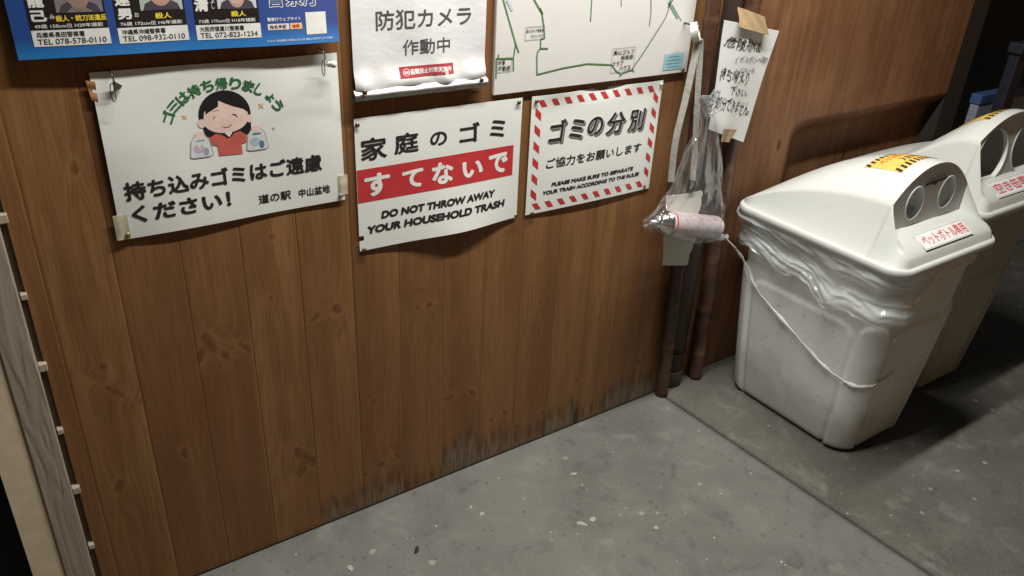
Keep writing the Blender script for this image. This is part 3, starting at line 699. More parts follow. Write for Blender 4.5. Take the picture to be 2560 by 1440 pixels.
def camera_sign():
    x0, x1, z0, z1 = .3265, .6335, 1.0800, 1.3800
    def bulge(u, v):
        w = .012 * math.exp(-((v - .10) / .07) ** 2) * (.6 + .4 * math.sin(u * 21 + 1.3 * math.sin(u * 9)))
        return .004 + w + .004 * math.sin(u * 11 + v * 4) * math.exp(-v * 3) + .010 * max(0, u - .80) * (v > .1)
    S = wall_sheet(x0, x1, z0, z1, -.004, bulge); q = UV(x0, x1, z0, z1)
    e = empty('security_camera_sign', (x0, 0, z0), label='silvery white crinkled sheet saying a security camera is running', cat='sign')
    S.sheet('sheet', mat_paper('crinkled_silver_white', (.74, .74, .75), .26, .4, .40), e, 60, 44)
    H = Sheet([(x0 - .003, -.006, 1.080), (x1 + .003, -.006, 1.080), (x1 + .003, -.006, 1.103), (x0 - .003, -.006, 1.103)], lambda u, v: .006 + .010 * math.sin(v * PI) + .003 * math.sin(u * 26) * v)
    H.sheet('hem', mat_metal('foil_hem', (.40, .40, .395), .50), e, 50, 10)
    G = flat((.085, .085, .095), .45, name='soft_grey_ink')
    for ch, a, b in (('防', .378, .434), ('犯', .441, .498), ('カ', .505, .548), ('メ', .555, .588 - .001), ('ラ', .593, .622)):
        pass
    S.text('lettering', '防犯カメラ', *q(.3790, 1.2145), *q(.5975, 1.2520), G, e, bold=.010)
    S.text('lettering', '作動中', *q(.4370, 1.1625), *q(.5465, 1.1930), G, e, bold=.006)
    b = S.patch('red_label', *q(.4270, 1.1180), *q(.5530, 1.1400), flat((.36, .045, .06), .4, name='dark_red_ink'), e)
    S.text('label_text', '盗難防止対策実施中', *q(.4510, 1.1240), *q(.5470, 1.1345), WHITE, b, bold=.010, lift=.0021)
    S.stroke('hand_mark', [q(*p) for p in circle(.4425, 1.1290, .0065, .0065, 20)], .0007, WHITE, b, .0021, True)
    for k, hx in enumerate((-.003, -.001, .001, .003)):
        S.stroke('hand_mark', [q(.4425 + hx, 1.1262), q(.4425 + hx, 1.1315 - abs(hx) * .4)], .0006, WHITE, b, .0021)
    tack(.3420, 1.1010, 'dark tack at the bottom left of the silvery camera sheet', -.024, s=1.1)
    tack(.6170, 1.1000, 'dark tack at the bottom right of the silvery camera sheet', -.024, s=1.1)
camera_sign()

def map_board():
    x0, x1, z0, z1 = .6600, 1.2655, 1.0580, 1.5000
    S = wall_sheet(x0, x1, z0, z1, -.010); q = UV(x0, x1, z0, z1)
    e = empty('map_board', (x0, 0, z0), label='white laminated map with green road lines', cat='map')
    bm = bmesh.new(); box_bm(bm, (x0, -.0095, z0), (x1, -.0005, z1), .0012, 1); bm_obj('board', bm, mat_paper('map_laminate', (.67, .655, .635), .3, .3, .05), e)
    G = flat((.075, .20, .075), .45, name='map_green'); G2 = flat((.13, .19, .14), .45, name='map_dull_green'); BK = flat((.10, .10, .10), .5, name='map_black')
    def road(pts, w=.0017, m=G): S.stroke('road_line', [q(*p) for p in pts], w, m, e, .0008)
    road([(.665, 1.300), (.676, 1.260), (.713, 1.168), (.723, 1.148)]); road([(.7135, 1.168), (.7090, 1.136), (.7105, 1.108)])
    road([(.669, 1.148), (.668, 1.139)]); road([(.663, 1.139), (.709, 1.136)]); road([(.6635, 1.139), (.6645, 1.096)])
    road([(.745, 1.285), (.758, 1.257), (.780, 1.229), (.788, 1.200), (.792, 1.175), (.781, 1.173)], .0019); road([(.774, 1.240), (.783, 1.226)], .0022); road([(.7815, 1.173), (.7820, 1.1525)]); road([(.781, 1.1525), (.804, 1.151)])
    road([(.782, 1.153), (.775, 1.146), (.7735, 1.135), (.777, 1.094)]); road([(.776, 1.0945), (.850, 1.103), (.923, 1.107), (1.002, 1.098), (1.016, 1.083), (1.034, 1.073)])
    road([(1.031, 1.067), (1.040, 1.075), (1.072, 1.081)], .0019); road([(1.070, 1.082), (1.110, 1.130), (1.163, 1.200), (1.172, 1.231), (1.169, 1.275)], .0015, G2); road([(1.070, 1.083), (1.078, 1.074)], .0015)
    road([(.919, 1.285), (.922, 1.204)], .0014); road([(1.101, 1.275), (1.111, 1.215), (1.111, 1.183)], .0014, G2); road([(1.020, 1.262), (1.010, 1.246), (1.012, 1.234)], .0012, G2)
    road([(1.165, 1.238), (1.205, 1.196)], .0030, flat((.20, .34, .26), .5, name='map_teal')); road([(1.178, 1.232), (1.220, 1.190)], .0014, flat((.35, .42, .40), .5, name='map_pale')); road([(1.166, 1.225), (1.200, 1.270)], .0020)
    road([(.684, 1.262), (.700, 1.238)], .0030, flat((.42, .50, .60), .5, name='map_blue_grey'))
    def box(a, b, c_, d, lines):
        bx = S.stroke('name_box', [q(a, c_), q(b, c_), q(b, d), q(a, d)], .0005, BK, e, .0009, True)
        for tx, u0, v0, u1, v1 in lines: S.text('place_name', tx, *q(u0, v0), *q(u1, v1), INK, bx, bold=.012, lift=.0009)
    box(.738, .790, 1.173, 1.201, [('高山ゴルフ倶楽部', .7405, 1.1890, .7880, 1.1965), ('ゲストハウス', .7535, 1.1770, .7880, 1.1845)])
    box(.667, .704, 1.108, 1.139, [('中澤', .669, 1.1240, .687, 1.1350), ('不動産', .669, 1.1110, .702, 1.1220)])
    box(1.000, 1.074, 1.078, 1.136, [('高山ゴルフ', 1.0035, 1.1205, 1.0700, 1.1320), ('倶楽部', 1.0280, 1.1075, 1.0690, 1.1185), ('クラブ', 1.0030, 1.0945, 1.0390, 1.1060), ('ハウス', 1.0270, 1.0815, 1.0640, 1.0935)])
    bl = S.patch('blue_label', *q(1.176, 1.0690), *q(1.246, 1.1100), flat((.33, .55, .62), .5, name='map_light_blue'), e, .0009)
    for k in range(4): S.patch('label_line', *q(1.186 + .006 * (k in (0, 3)), 1.0750 + k * .0085), *q(1.236 - .006 * (k in (0, 3)), 1.0770 + k * .0085), flat((.10, .25, .36), .5, name='map_dark_blue'), bl, .0014, 3)
    tack(1.2480, 1.0660, 'dark tack at the bottom right corner of the map', -.012)
map_board()

# ------------------------------------------------------------------ poles, drain pipe, note
def bamboo(name, base, top, r, label, nodes, m):
    b, t = Vector(base), Vector(top); pts = []; rad = []
    Lh = (t - b).length; n = 90
    zs = sorted(set([k / n for k in range(n + 1)] + [q for nd in nodes for q in (nd - .012, nd - .005, nd, nd + .005, nd + .012)]))
    for k in zs:
        if k < 0 or k > 1: continue
        d = min(abs(k - nd) for nd in nodes); s_ = 1 + .10 * math.exp(-(d / .006) ** 2) - .02 * math.exp(-((d - .012) / .006) ** 2)
        pts.append(b.lerp(t, k) + Vector((math.sin(k * 9) * .002, math.sin(k * 7) * .002, 0))); rad.append(r * s_ * (1 - .10 * k))
    V, F = tube(pts, rad, 18)
    return tag(mesh(name, V, F, m, None, True), label, 'pole', 'bamboo poles at the wall corner')
MB1 = mat_bamboo('dark_bamboo', (.060, .026, .016), (.105, .050, .030)); MB2 = mat_bamboo('brown_bamboo', (.095, .046, .030), (.185, .098, .060))
bamboo('bamboo_pole', (1.358, -.020, 0), (1.262, -.052, 1.70), .021, 'dark bamboo pole leaning at the edge of the board wall behind the tongs', (.115, .285, .47, .70, .91), MB1)
bamboo('bamboo_pole', (1.532, -.003, 0), (1.430, -.034, 1.70), .023, 'lighter brown bamboo pole right of the drain pipe behind the note', (.06, .16, .34, .53, .73), MB2)
def drain_pipe():
    e = empty('drain_pipe', (1.432, .03, 0), label='dark brown drain pipe standing between the two bamboo poles', cat='pipe')
    m = flat((.046, .029, .024), .45, name='brown_pipe_plastic')
    V, F = tube([(1.432, .032, z) for z in (0.002, .4, .8, 1.2, 1.7)], .045, 28); mesh('pipe', V, F, m, e, True)
    V, F = tube([(1.432, .032, z) for z in (.004, .03, .055, .058)], [.048, .049, .049, .046], 28); mesh('foot_collar', V, F, m, e, True)
    V, F = tube([(1.432 + .047 * math.cos(a), .032 + .047 * math.sin(a), .128) for a in [2 * PI * k / 30 for k in range(31)]], .0018, 6); mesh('clamp_band', V, F, flat((.06, .05, .045), .5, .6, name='clamp_metal'), e, True)
drain_pipe()

def handwritten_note():
    S = Sheet([(1.326, -.060, .911), (1.484, -.058, .852), (1.538, -.060, 1.156), (1.302, -.078, 1.198)],
              lambda u, v: .014 * math.exp(-((u - .35) / .28) ** 2) * (.4 + .6 * (1 - v)) + .008 * u * v + .003 * math.sin(u * 8 + v * 5), (-.25, -1, .05))
    e = empty('handwritten_note', (1.40, -.06, 1.03), label='white handwritten note taped to the bamboo poles', cat='note')
    S.sheet('paper', M_PLAIN, e, 24, 30)
    pen = flat((.02, .02, .022), .5, name='marker_ink'); thin = flat((.20, .20, .20), .5, name='pen_ink')
    def wr(tx, u0, v0, u1, v1, b, m, tilt):
        S.text('handwriting', tx, u0, 0, u1, v1 - v0, m, e, bold=b, jitter=.14, shear=.12, lift=.0022, curve=lambda u, v: (u, v0 + v + (u - u0) * tilt))
    wr('危険物は.', .05, .765, .78, .885, .0, pen, .02)
    wr('(ガスボンベ等)', .30, .655, .97, .735, -.004, thin, .06)
    wr('スプレー缶', .40, .590, .75, .635, -.006, thin, .06)
    wr('持ち帰えり', .06, .475, .66, .605, .0, pen, .02)
    wr('下さい、', .32, .375, .72, .460, .004, pen, .03)
    wr('処分できません。', .04, .205, .90, .345, .0, pen, .02)
    KR = mat_paper('kraft_tape', (.36, .255, .145), .5, 0.0, .8)
    T = Sheet([(1.345, -.0895, 1.181), (1.482, -.0800, 1.150), (1.468, -.0700, 1.196), (1.352, -.0720, 1.226)], lambda u, v: .004 * math.sin(u * 3 + .3) + .003 * math.sin(u * 14 + v * 5) * (.3 + v))
    tag(T.sheet('kraft_tape', KR, None, 16, 10, .0009), 'brown kraft tape across the top of the handwritten note', 'tape', 'kraft tape on the note')
    T = Sheet([(1.352, -.0900, .880), (1.390, -.0860, .872), (1.418, -.0830, .904), (1.352, -.0920, .916)], lambda u, v: .002 * math.sin(u * 9))
    tag(T.sheet('kraft_tape', KR, None, 10, 8, .0009), 'small brown kraft tape at the bottom of the handwritten note', 'tape', 'kraft tape on the note')
handwritten_note()

def paper_scrap():
    S = Sheet([(1.227, -.060, .523), (1.362, -.064, .498), (1.345, -.066, .735), (1.206, -.060, .738)], lambda u, v: .008 * math.sin(u * 2.6) + .003 * math.sin(v * 11), (-.15, -1, 0))
    def cut(u, v):
        if u > .72 and v < .16 + (u - .72) * .9: return True
        return u > .80 + .15 * abs(math.sin(v * 5)) and v > .25
    e = tag(S.sheet('paper_scrap', mat_paper('torn_paper', (.66, .66, .60), .6, 0, .6), None, 30, 40, cut=cut), 'torn white paper stuck to the dark bamboo pole behind the spray can', 'paper')
paper_scrap()

# ------------------------------------------------------------------ tongs
def tongs():
    e = empty('fire_tongs', (1.226, -.056, 1.17), label='long metal fire tongs hanging from the bamboo pole beside the map', cat='tongs')
    m = mat_metal('worn_tong_steel', (.78, .76, .70), .42, .45, (1.00, .82))
    def strip(name, path, w, th, wid, mm=m):
        P = [Vector(p) for p in path]; wd = Vector(wid).normalized(); V = []
        for i, p in enumerate(P):
            t = (P[min(i + 1, len(P) - 1)] - P[max(i - 1, 0)]).normalized(); n = t.cross(wd).normalized()
            for a, b in ((-1, -1), (1, -1), (1, 1), (-1, 1)): V.append(p + wd * (w * a / 2) + n * (th * b / 2))
        F = grid_faces(4, len(P), True) + [(3, 2, 1, 0), tuple(len(V) - 4 + k for k in range(4))]
        return mesh(name, V, F, mm, e)
    wid = (.62, -.72, .32)
    c = Vector((1.226, -.056, 1.170)); ax = Vector(wid).normalized(); s1 = ax.cross(Vector((0, 0, 1))).normalized(); s2 = s1.cross(ax)
    ring = [c + (s1 * math.cos(a) + s2 * math.sin(a)) * .0225 for a in [math.radians(-70 + k * 320 / 30) for k in range(31)]]
    strip('spring_loop', ring, .017, .0028, wid)
    L0 = ring[0]; R0 = ring[-1]
    strip('arm', spline([R0, (1.238, -.058, 1.139), (1.226, -.056, .999), (1.215, -.054, .893), (1.222, -.052, .772)], 10), .017, .003, (.80, -.6, 0))
    strip('arm', spline([L0, (1.249, -.058, 1.139), (1.264, -.064, .994), (1.276, -.068, .884), (1.288, -.070, .772)], 10), .015, .003, (.45, -.9, 0))
    for tx, ty in ((1.222, -.052), (1.288, -.070)):
        bm = bmesh.new(); box_bm(bm, (tx - .009, ty - .006, .745), (tx + .009, ty + .004, .775), .002); bm_obj('tip', bm, flat((.045, .025, .018), .8, .3, name='rusty_tip'), e)
    # the nail it hangs on
    V, F = tube([(1.232, .0, 1.184), (1.229, -.064, 1.183)], .0024, 8); n = mesh('nail', V, F, flat((.12, .10, .09), .4, .8, name='nail_steel'), None, True); tag(n, 'steel nail carrying the fire tongs', 'nail')
tongs()

# ------------------------------------------------------------------ spray can in a clear bag
CA, CB = Vector((1.130, -.098, .692)), Vector((1.384, -.098, .624))
def spray_can():
    ax = (CB - CA).normalized(); u = ax.cross(Vector((0, 1, 0))).normalized(); v = ax.cross(u)
    Lc = (CB - CA).length
    e = empty('spray_can', CA, label='pink and white spray can with silver neck inside the clear bag', cat='spray can')
    def lathe(name, prof, m, parent=e, n=28, smooth=True):
        V = [CA + ax * s + (u * math.cos(2 * PI * k / n) + v * math.sin(2 * PI * k / n)) * r for s, r in prof for k in range(n)]
        return mesh(name, V, grid_faces(n, len(prof), True), m, parent, smooth)
    t = NT('can_print'); p = t.obj(); a = t.noise(p, 60, 3); w = t.noise(t.vmul(p, (40, 40, 300)), 1.0, 2)
    c = t.mix(t.step(w, .45, .6), (.64, .53, .56), (.68, .61, .65)); c = t.mix(t.math('MULTIPLY', t.step(a, .52, .66), .45), c, (.40, .26, .33)); t.set(c, .35, coat=.3)
    body = lathe('can_body', [(.052, .0300), (.055, .0325), (.060, .0330), (Lc - .006, .0330), (Lc, .0315), (Lc + .002, .027), (Lc - .006, .001)], t.m)
    rd = flat((.60, .045, .045), .35, name='can_red')
    for s0, s1, a0, a1 in ((.058, .064, 0, 2 * PI), (.074, .080, -2.9, -.4), (.088, Lc - .03, -2.05, -1.85), (.060, .078, -2.4, -1.5)):
        n = 24; V = []
        for s_ in (s0, (s0 + s1) / 2, s1):
            for k in range(n + 1):
                an = a0 + (a1 - a0) * k / n; V.append(CA + ax * s_ + (u * math.cos(an) + v * math.sin(an)) * .0334)
        mesh('red_mark', V, grid_faces(n + 1, 3), rd, body, True)
    sil = mat_metal('can_silver', (.78, .78, .76), .18)
    lathe('shoulder', [(.053, .0310), (.050, .0335), (.046, .0335), (.043, .0290), (.036, .0270), (.030, .0250), (.022, .0180), (.016, .0165), (.012, .0170), (.008, .0165), (.006, .012), (.006, .0035)], sil)
    lathe('nozzle', [(.006, .0045), (-.010, .0040), (-.011, .0001)], flat((.7, .7, .7), .35, name='nozzle_plastic'))
spray_can()
def clear_bag():
    m = mat_film('clear_plastic_bag', (.80, .82, .84), .032, .05, 34, .60, 0.0, (1.4, 1.4, .5))
    e = empty('plastic_bag', (1.31, -.10, .97), label='clear plastic bag hanging by the tongs with a spray can inside', cat='bag')
    secs = [(.992, 1.250, .018, .010, -.088), (.965, 1.268, .032, .014, -.090), (.935, 1.284, .026, .018, -.092), (.880, 1.280, .046, .026, -.096), (.830, 1.280, .064, .032, -.097), (.770, 1.278, .082, .036, -.098), (.725, 1.270, .104, .040, -.098),
            (.702, 1.255, .132, .041, -.098), (.680, 1.240, .156, .042, -.098), (.655, 1.258, .142, .042, -.098), (.625, 1.300, .106, .041, -.098), (.602, 1.332, .078, .036, -.098), (.588, 1.345, .052, .018, -.098)]
    # interpolate sections
    P = spline([Vector((s[0], s[1], s[2])) for s in secs], 5); D = spline([Vector((s[3], s[4], 0)) for s in secs], 5)
    n = 72; V = []
    for (z, cx, hw), (dp, cy, _) in zip(P, D):
        top = max(0, (z - .70) / .28)
        for k in range(n):
            a = 2 * PI * k / n
            fold = math.sin(a * 9 + z * 14) * .10 * (.25 + top) + mnoise.noise(Vector((math.cos(a) * 2.2, math.sin(a) * 2.2, z * 17))) * .16
            rr = 1 + fold
            sx = math.copysign(abs(math.cos(a)) ** .8, math.cos(a)); sy = math.copysign(abs(math.sin(a)) ** .8, math.sin(a))
            drop = -(1.40 - 1.20) * 0
            V.append((cx + hw * rr * sx, cy + dp * (1 + fold * 1.6) * sy, z + (-.10 * (sx * hw) if z < .70 else 0) * min(1, (.70 - z) / .03 if z < .70 else 0)))
    mesh('film', V, grid_faces(n, len(P), True), m, e, True)
    # gathered ears above the knot
    ear = mat_film('crumpled_plastic', (.72, .74, .76), .45, .12, 90, 1.0)
    for k, (dx, dz, tw) in enumerate(((-.030, .050, .2), (.012, .062, 1.0), (.032, .010, 2.2))):
        S = Sheet([(1.262, -.098, .962), (1.282, -.094, .957), (1.282 + dx, -.108, .972 + dz), (1.254 + dx, -.104, .968 + dz)], lambda u, v, tw=tw: .007 * math.sin(u * 9 + v * 6 + tw))
        S.sheet('ear', ear, e, 10, 12, .0006)
    # knotted corner the string is tied to
    pts = spline([(1.378, -.098, .606), (1.392, -.100, .597), (1.408, -.098, .588), (1.432, -.094, .581), (1.450, -.092, .577)], 6)
    V, F = tube(pts, [.016 - .010 * abs(math.sin(k * .42)) * .6 - .007 * k / len(pts) for k in range(len(pts))], 12); mesh('knot', V, F, ear, e, True)
clear_bag()

# ------------------------------------------------------------------ rubbish bins
def rrect(cx, cy, hx, hy, r, per=10, sx=16, sy=16):
    """rounded rectangle points, counter-clockwise from the right side's front"""
    P = []
    def seg(a, b, n):
        for k in range(n): P.append((a[0] + (b[0] - a[0]) * k / n, a[1] + (b[1] - a[1]) * k / n))
    def arc(ox, oy, a0):
        for k in range(per): P.append((ox + r * math.cos(a0 + PI / 2 * k / per), oy + r * math.sin(a0 + PI / 2 * k / per)))
    seg((cx + hx, cy - hy + r), (cx + hx, cy + hy - r), sy); arc(cx + hx - r, cy + hy - r, 0)
    seg((cx + hx - r, cy + hy), (cx - hx + r, cy + hy), sx); arc(cx - hx + r, cy + hy - r, PI / 2)
    seg((cx - hx, cy + hy - r), (cx - hx, cy - hy + r), sy); arc(cx - hx + r, cy - hy + r, PI)
    seg((cx - hx + r, cy - hy), (cx + hx - r, cy - hy), sx); arc(cx + hx - r, cy - hy + r, 1.5 * PI)
    return P


def bin_body(name, cx, yf0, yb0, H, parent, m, hx0=.148, hx1=.205):
    """tapered tub with raised side panels and domed corner columns"""
    NZ = 96; V = []; cy0 = (yf0 + yb0) / 2; hy0 = (yb0 - yf0) / 2
    P0 = None
    for j in range(NZ + 1):
        z = H * j / NZ; t = j / NZ
        e = t ** .8
        hx = hx0 + (hx1 - hx0) * e; hy = hy0 + .042 * e; r = .062
        bt = max(0, 1 - z / .022); hx -= .016 * bt * bt; hy -= .016 * bt * bt
        ring = rrect(cx, cy0 - .004 * e, hx, hy, r, 22, 44, 56)
        n = len(ring)
        for i, (x, y) in enumerate(ring):
            a, b = ring[i - 1], ring[(i + 1) % n]; nx, ny = (b[1] - a[1]), -(b[0] - a[0]); l = math.hypot(nx, ny) or 1
            nx, ny = nx / l, ny / l
            # feature map: corner columns (arc share) and side panels, with a groove between
            L1, L2 = 56, 44; per = 22
            segs = [(0, L1, 'p'), (L1, L1 + per, 'c'), (L1 + per, L1 + per + L2, 'p'), (L1 + per + L2, L1 + 2 * per + L2, 'c'), (L1 + 2 * per + L2, 2 * L1 + 2 * per + L2, 'p'), (2 * L1 + 2 * per + L2, 2 * L1 + 3 * per + L2, 'c'), (2 * L1 + 3 * per + L2, 2 * L1 + 3 * per + 2 * L2, 'p'), (2 * L1 + 3 * per + 2 * L2, 2 * L1 + 4 * per + 2 * L2, 'c')]
            d = 0.0
            for a0, b0, kd in segs:
                if a0 <= i < b0:
                    f = (i - a0 + .5) / (b0 - a0); w = (2 * hy - 2 * r) if (kd == 'p' and (b0 - a0) == L1) else ((2 * hx - 2 * r) if kd == 'p' else r * PI / 2)
                    s_ = abs(f - .5) * w; half = w / 2
                    top = .437 if kd == 'p' else .462
                    rad = .05 if kd == 'p' else half
                    # rounded-top panel signed distance
                    dx = s_ - (half - .0030); zc = top - rad
                    if z > zc:
                        qx = max(0, s_ - (half - rad)); dd = math.hypot(qx, z - zc) - rad if qx > 0 or kd == 'c' else z - top
                        if kd == 'c': dd = math.hypot(s_, z - zc) - (rad - .002)
                        sd = max(dd, dx)
                    else: sd = dx
                    d = (.0105 if kd == 'c' else .0065) * (1 - ss(-.0065, .0, sd))
                    break
            rim = .006 * ss(H - .035, H - .028, z)
            V.append((x + nx * (d + rim), y + ny * (d + rim), z))
    n = len(rrect(0, 0, .2, .2, .06, 22, 44, 56))
    F = grid_faces(n, NZ + 1, True) + [tuple(range(n))[::-1]]
    o = mesh(name, V, F, m, parent, True)
    return o

def bin_lid(cx, y0, yf, ye, z0, w_sh, z_sh, z_ap, z_face, prof, parent, m, rimh=.018, hx=.245, r=.065, pw=.42):
    """hooded lid: rises from the back edge y0 to the front face at yf, shelf runs down to the front rim at ye"""
    def f(y): return prof((y0 - y) / (y0 - yf))
    def halfw(y):
        d0 = y0 - y; d1 = y - ye; w = hx
        if d0 < r: w = hx - r + math.sqrt(max(0, r * r - (r - d0) ** 2))
        if d1 < r * .8: rr = r * .8; w = min(w, hx - rr + math.sqrt(max(0, rr * rr - (rr - d1) ** 2)))
        return w
    NA = 24
    def section(y, front=False):
        hw = halfw(y); P = []
        if not front:
            k = f(y); sw = (w_sh + (.228 - w_sh) * (1 - k)) ; sw = min(sw, hw - .012); zs = z0 + (z_sh - z0) * k; za = z0 + (z_ap - z0) * k
            side = [(-hw + .012, z0 + .001)] + [(-hw + .012 + (hw - .012 - sw) * (t ** .9), z0 + .001 + (zs - z0) * t - .010 * math.sin(t * PI) * k) for t in (.2, .4, .6, .8, .93)]
            P = [(cx + x, y, z) for x, z in side]
            for i in range(NA + 1):
                t = i / NA; x = -sw + 2 * sw * t; q_ = 1 - (abs(x) / sw) ** 2.1
                P.append((cx + x, y, zs + (za - zs) * q_))
            P += [(2 * cx - x, yy, z) for x, yy, z in P[:6][::-1]]
        else:
            # cheeks fall from the face corners to the rim, shelf lies between
            t = (yf - y) / (yf - ye - .012); t = min(max(t, 0), 1); k = 1 - t
            zc = z0 + (z_sh - z0) * (k ** 1.25) ; sw = w_sh + (hw - .030 - w_sh) * t ** .8; sw = min(sw, hw - .014)
            zsf = z0 + .004 + (z_face - z0) * (k ** pw); zc = max(zc, zsf + .0005)
            side = [(-hw + .012, z0 + .001)] + [(-hw + .012 + (hw - .012 - sw) * (q ** .9), z0 + .001 + (zc - z0) * q) for q in (.2, .4, .6, .8, .93)]
            P = [(cx + x, y, z) for x, z in side]
            inn = sw - .010
            for i in range(NA + 1):
                if i == 0: P.append((cx - sw, y, zc)); continue
                if i == NA: P.append((cx + sw, y, zc)); continue
                x = -inn + 2 * inn * (i - 1) / (NA - 2); P.append((cx + x, y, zsf))
            P += [(2 * cx - x, yy, z) for x, yy, z in P[:6][::-1]]
        return P
    ys = [y0 - .004 - r * .25 * k for k in range(5)] + list(np.linspace(y0 - r * 1.25 - .01, yf, 30))
    rows = [section(y) for y in ys]; n = len(rows[0])
    V = [p for rw in rows for p in rw]; F = grid_faces(n, len(rows))
    fr = [section(y, True) for y in np.linspace(yf - .0005, ye + .012, 16)]
    b = len(V); V += [p for rw in fr for p in rw]; F += [tuple(q + b for q in f_) for f_ in grid_faces(n, len(fr))]
    # join the cheeks of the two halves (the face opening itself is left for the face panel)
    a0 = (len(rows) - 1) * n
    for i in list(range(6)) + list(range(n - 7, n - 1)): F.append((a0 + i, a0 + i + 1, b + i + 1, b + i))
    o = mesh('lid', V, F, m, parent, True)
    # close the back
    # rolled rim all the way round
    R = rrect(cx, (y0 + ye) / 2, hx, (y0 - ye) / 2, r * .9, 12, 12, 12)
    Rv = []; lay = ((-.016, .004), (-.004, .006), (.0, .002), (.0015, -.006), (.0, -rimh + .003), (-.004, -rimh), (-.012, -rimh + .002), (-.016, -.004))
    cyy = (y0 + ye) / 2
    for off, dz in lay:
        for x, y in rrect(cx, cyy, hx + off, (y0 - ye) / 2 + off, r * .9 + off, 12, 12, 12): Rv.append((x, y, z0 + dz))
    mesh('rim', Rv, grid_faces(len(R), len(lay), True), m, o, True)
    return o, section, f

def face_panel(cx, y_top, y_bot, arch, holes, parent, m, tilt_z):
    """front face with round openings; arch = list of (x, z) outline; tilted from y_bot at tilt_z[0] to y_top at tilt_z[1]"""
    cu = bpy.data.curves.new('face', 'CURVE'); cu.dimensions = '2D'; cu.fill_mode = 'BOTH'; cu.extrude = .0016; cu.resolution_u = 24
    def poly(pts):
        s = cu.splines.new('POLY'); s.points.add(len(pts) - 1); s.use_cyclic_u = True
        for p, q in zip(s.points, pts): p.co = (q[0], q[1], 0, 1)
    poly(arch)
    for hx_, hz_, rx_, rz_ in holes: poly(circle(hx_, hz_, rx_, rz_, 48)[::-1])
    o = bpy.data.objects.new('face', cu); C.objects.link(o); bpy.context.view_layer.update()
    me = bpy.data.meshes.new_from_object(o.evaluated_get(bpy.context.evaluated_depsgraph_get())); bpy.data.objects.remove(o)
    for v in me.vertices:
        x, z, d = v.co; t = (z - tilt_z[0]) / (tilt_z[1] - tilt_z[0])
        v.co = (x, y_bot + (y_top - y_bot) * t - d, z)
    p = link('front_face', me, m, parent)
    rimm = []
    for hx_, hz_, rx_, rz_ in holes:
        pts = []
        for k in range(49):
            a = 2 * PI * k / 48; z = hz_ + rz_ * math.sin(a); t = (z - tilt_z[0]) / (tilt_z[1] - tilt_z[0])
            pts.append((hx_ + rx_ * math.cos(a), y_bot + (y_top - y_bot) * t - .0005, z))
        V = []
        for k, (x, y, z) in enumerate(pts):
            a = 2 * PI * k / 48; ca, sa = math.cos(a), math.sin(a)
            for dr, dy in ((.0030, -.0010), (.0018, -.0036), (-.0006, -.0030), (-.0012, .0), (-.0004, .011)): V.append((x + ca * dr, y + dy, z + sa * dr))
        mesh('hole_rim', V, [(b * 5 + i, b * 5 + i + 1, b * 5 + i + 6, b * 5 + i + 5) for b in range(48) for i in range(4)], m, p, True)
    return p

class Surf(Sheet):
    def __init__(s, fn): s.fn = fn; s.fr = Vector((0, -1, 0))
    def at(s, u, v, lift=0.0):
        p = Vector(s.fn(u, v)); e = 1e-3
        n = (Vector(s.fn(u + e, v)) - p).cross(Vector(s.fn(u, v + e)) - p).normalized()
        return p + n * lift * .7

def lid_top_sticker(cx, y0, yf, z0, w_sh, z_sh, z_ap, f, ya, yb, hw, parent, words):
    def fn(u, v):
        x = -hw + 2 * hw * u; y = yb + (ya - yb) * v; k = f(y); sw = w_sh + (.228 - w_sh) * (1 - k)
        zs = z0 + (z_sh - z0) * k; za = z0 + (z_ap - z0) * k
        return (cx + x, y, zs + (za - zs) * (1 - min(1, abs(x) / sw) ** 2.1))
    S = Surf(fn); YE = flat((.78, .50, .12), .4, name='hazard_yellow'); BK = flat((.03, .028, .025), .4, name='hazard_black'); OR = flat((.70, .18, .06), .4, name='hazard_red')
    st = S.patch('warning_sticker', 0, 0, 1, 1, YE, parent, .0014, 16)
    n = 11
    for k in range(n):
        u = k / n
        for v0, v1 in ((.84, 1.0), (0.0, .20)):
            V = []
            for j in range(4):
                for i in range(3): V.append(S.at(u + .045 * i / 2 + (.03 * j / 3), v0 + (v1 - v0) * j / 3, .0020))
            mesh('stripe', V, grid_faces(3, 4), BK, st)
    S.text('red_words', words[0], .10, .56, .90, .80, OR, st, bold=.02, lift=.0024)
    S.text('black_words', words[1], .28, .26, .92, .50, BK, st, bold=.02, lift=.0024)

def front_plate(c4, words, parent, k):
    S = Sheet(c4, None, (0, -.80, .60)); pl = S.sheet('name_label', flat((.80, .80, .78), .35, name='label_white'), parent, 6, 6, .0012)
    S.stroke('label_border', [(.02, .05), (.98, .05), (.98, .95), (.02, .95)], .0005, flat((.16, .15, .14), .5, name='border_ink'), pl, .0010, True)
    S.text('label_words', words, .06, .18, .96, .84, flat((.66, .07, .09), .4, name='label_red'), pl, bold=.014, lift=.0013)

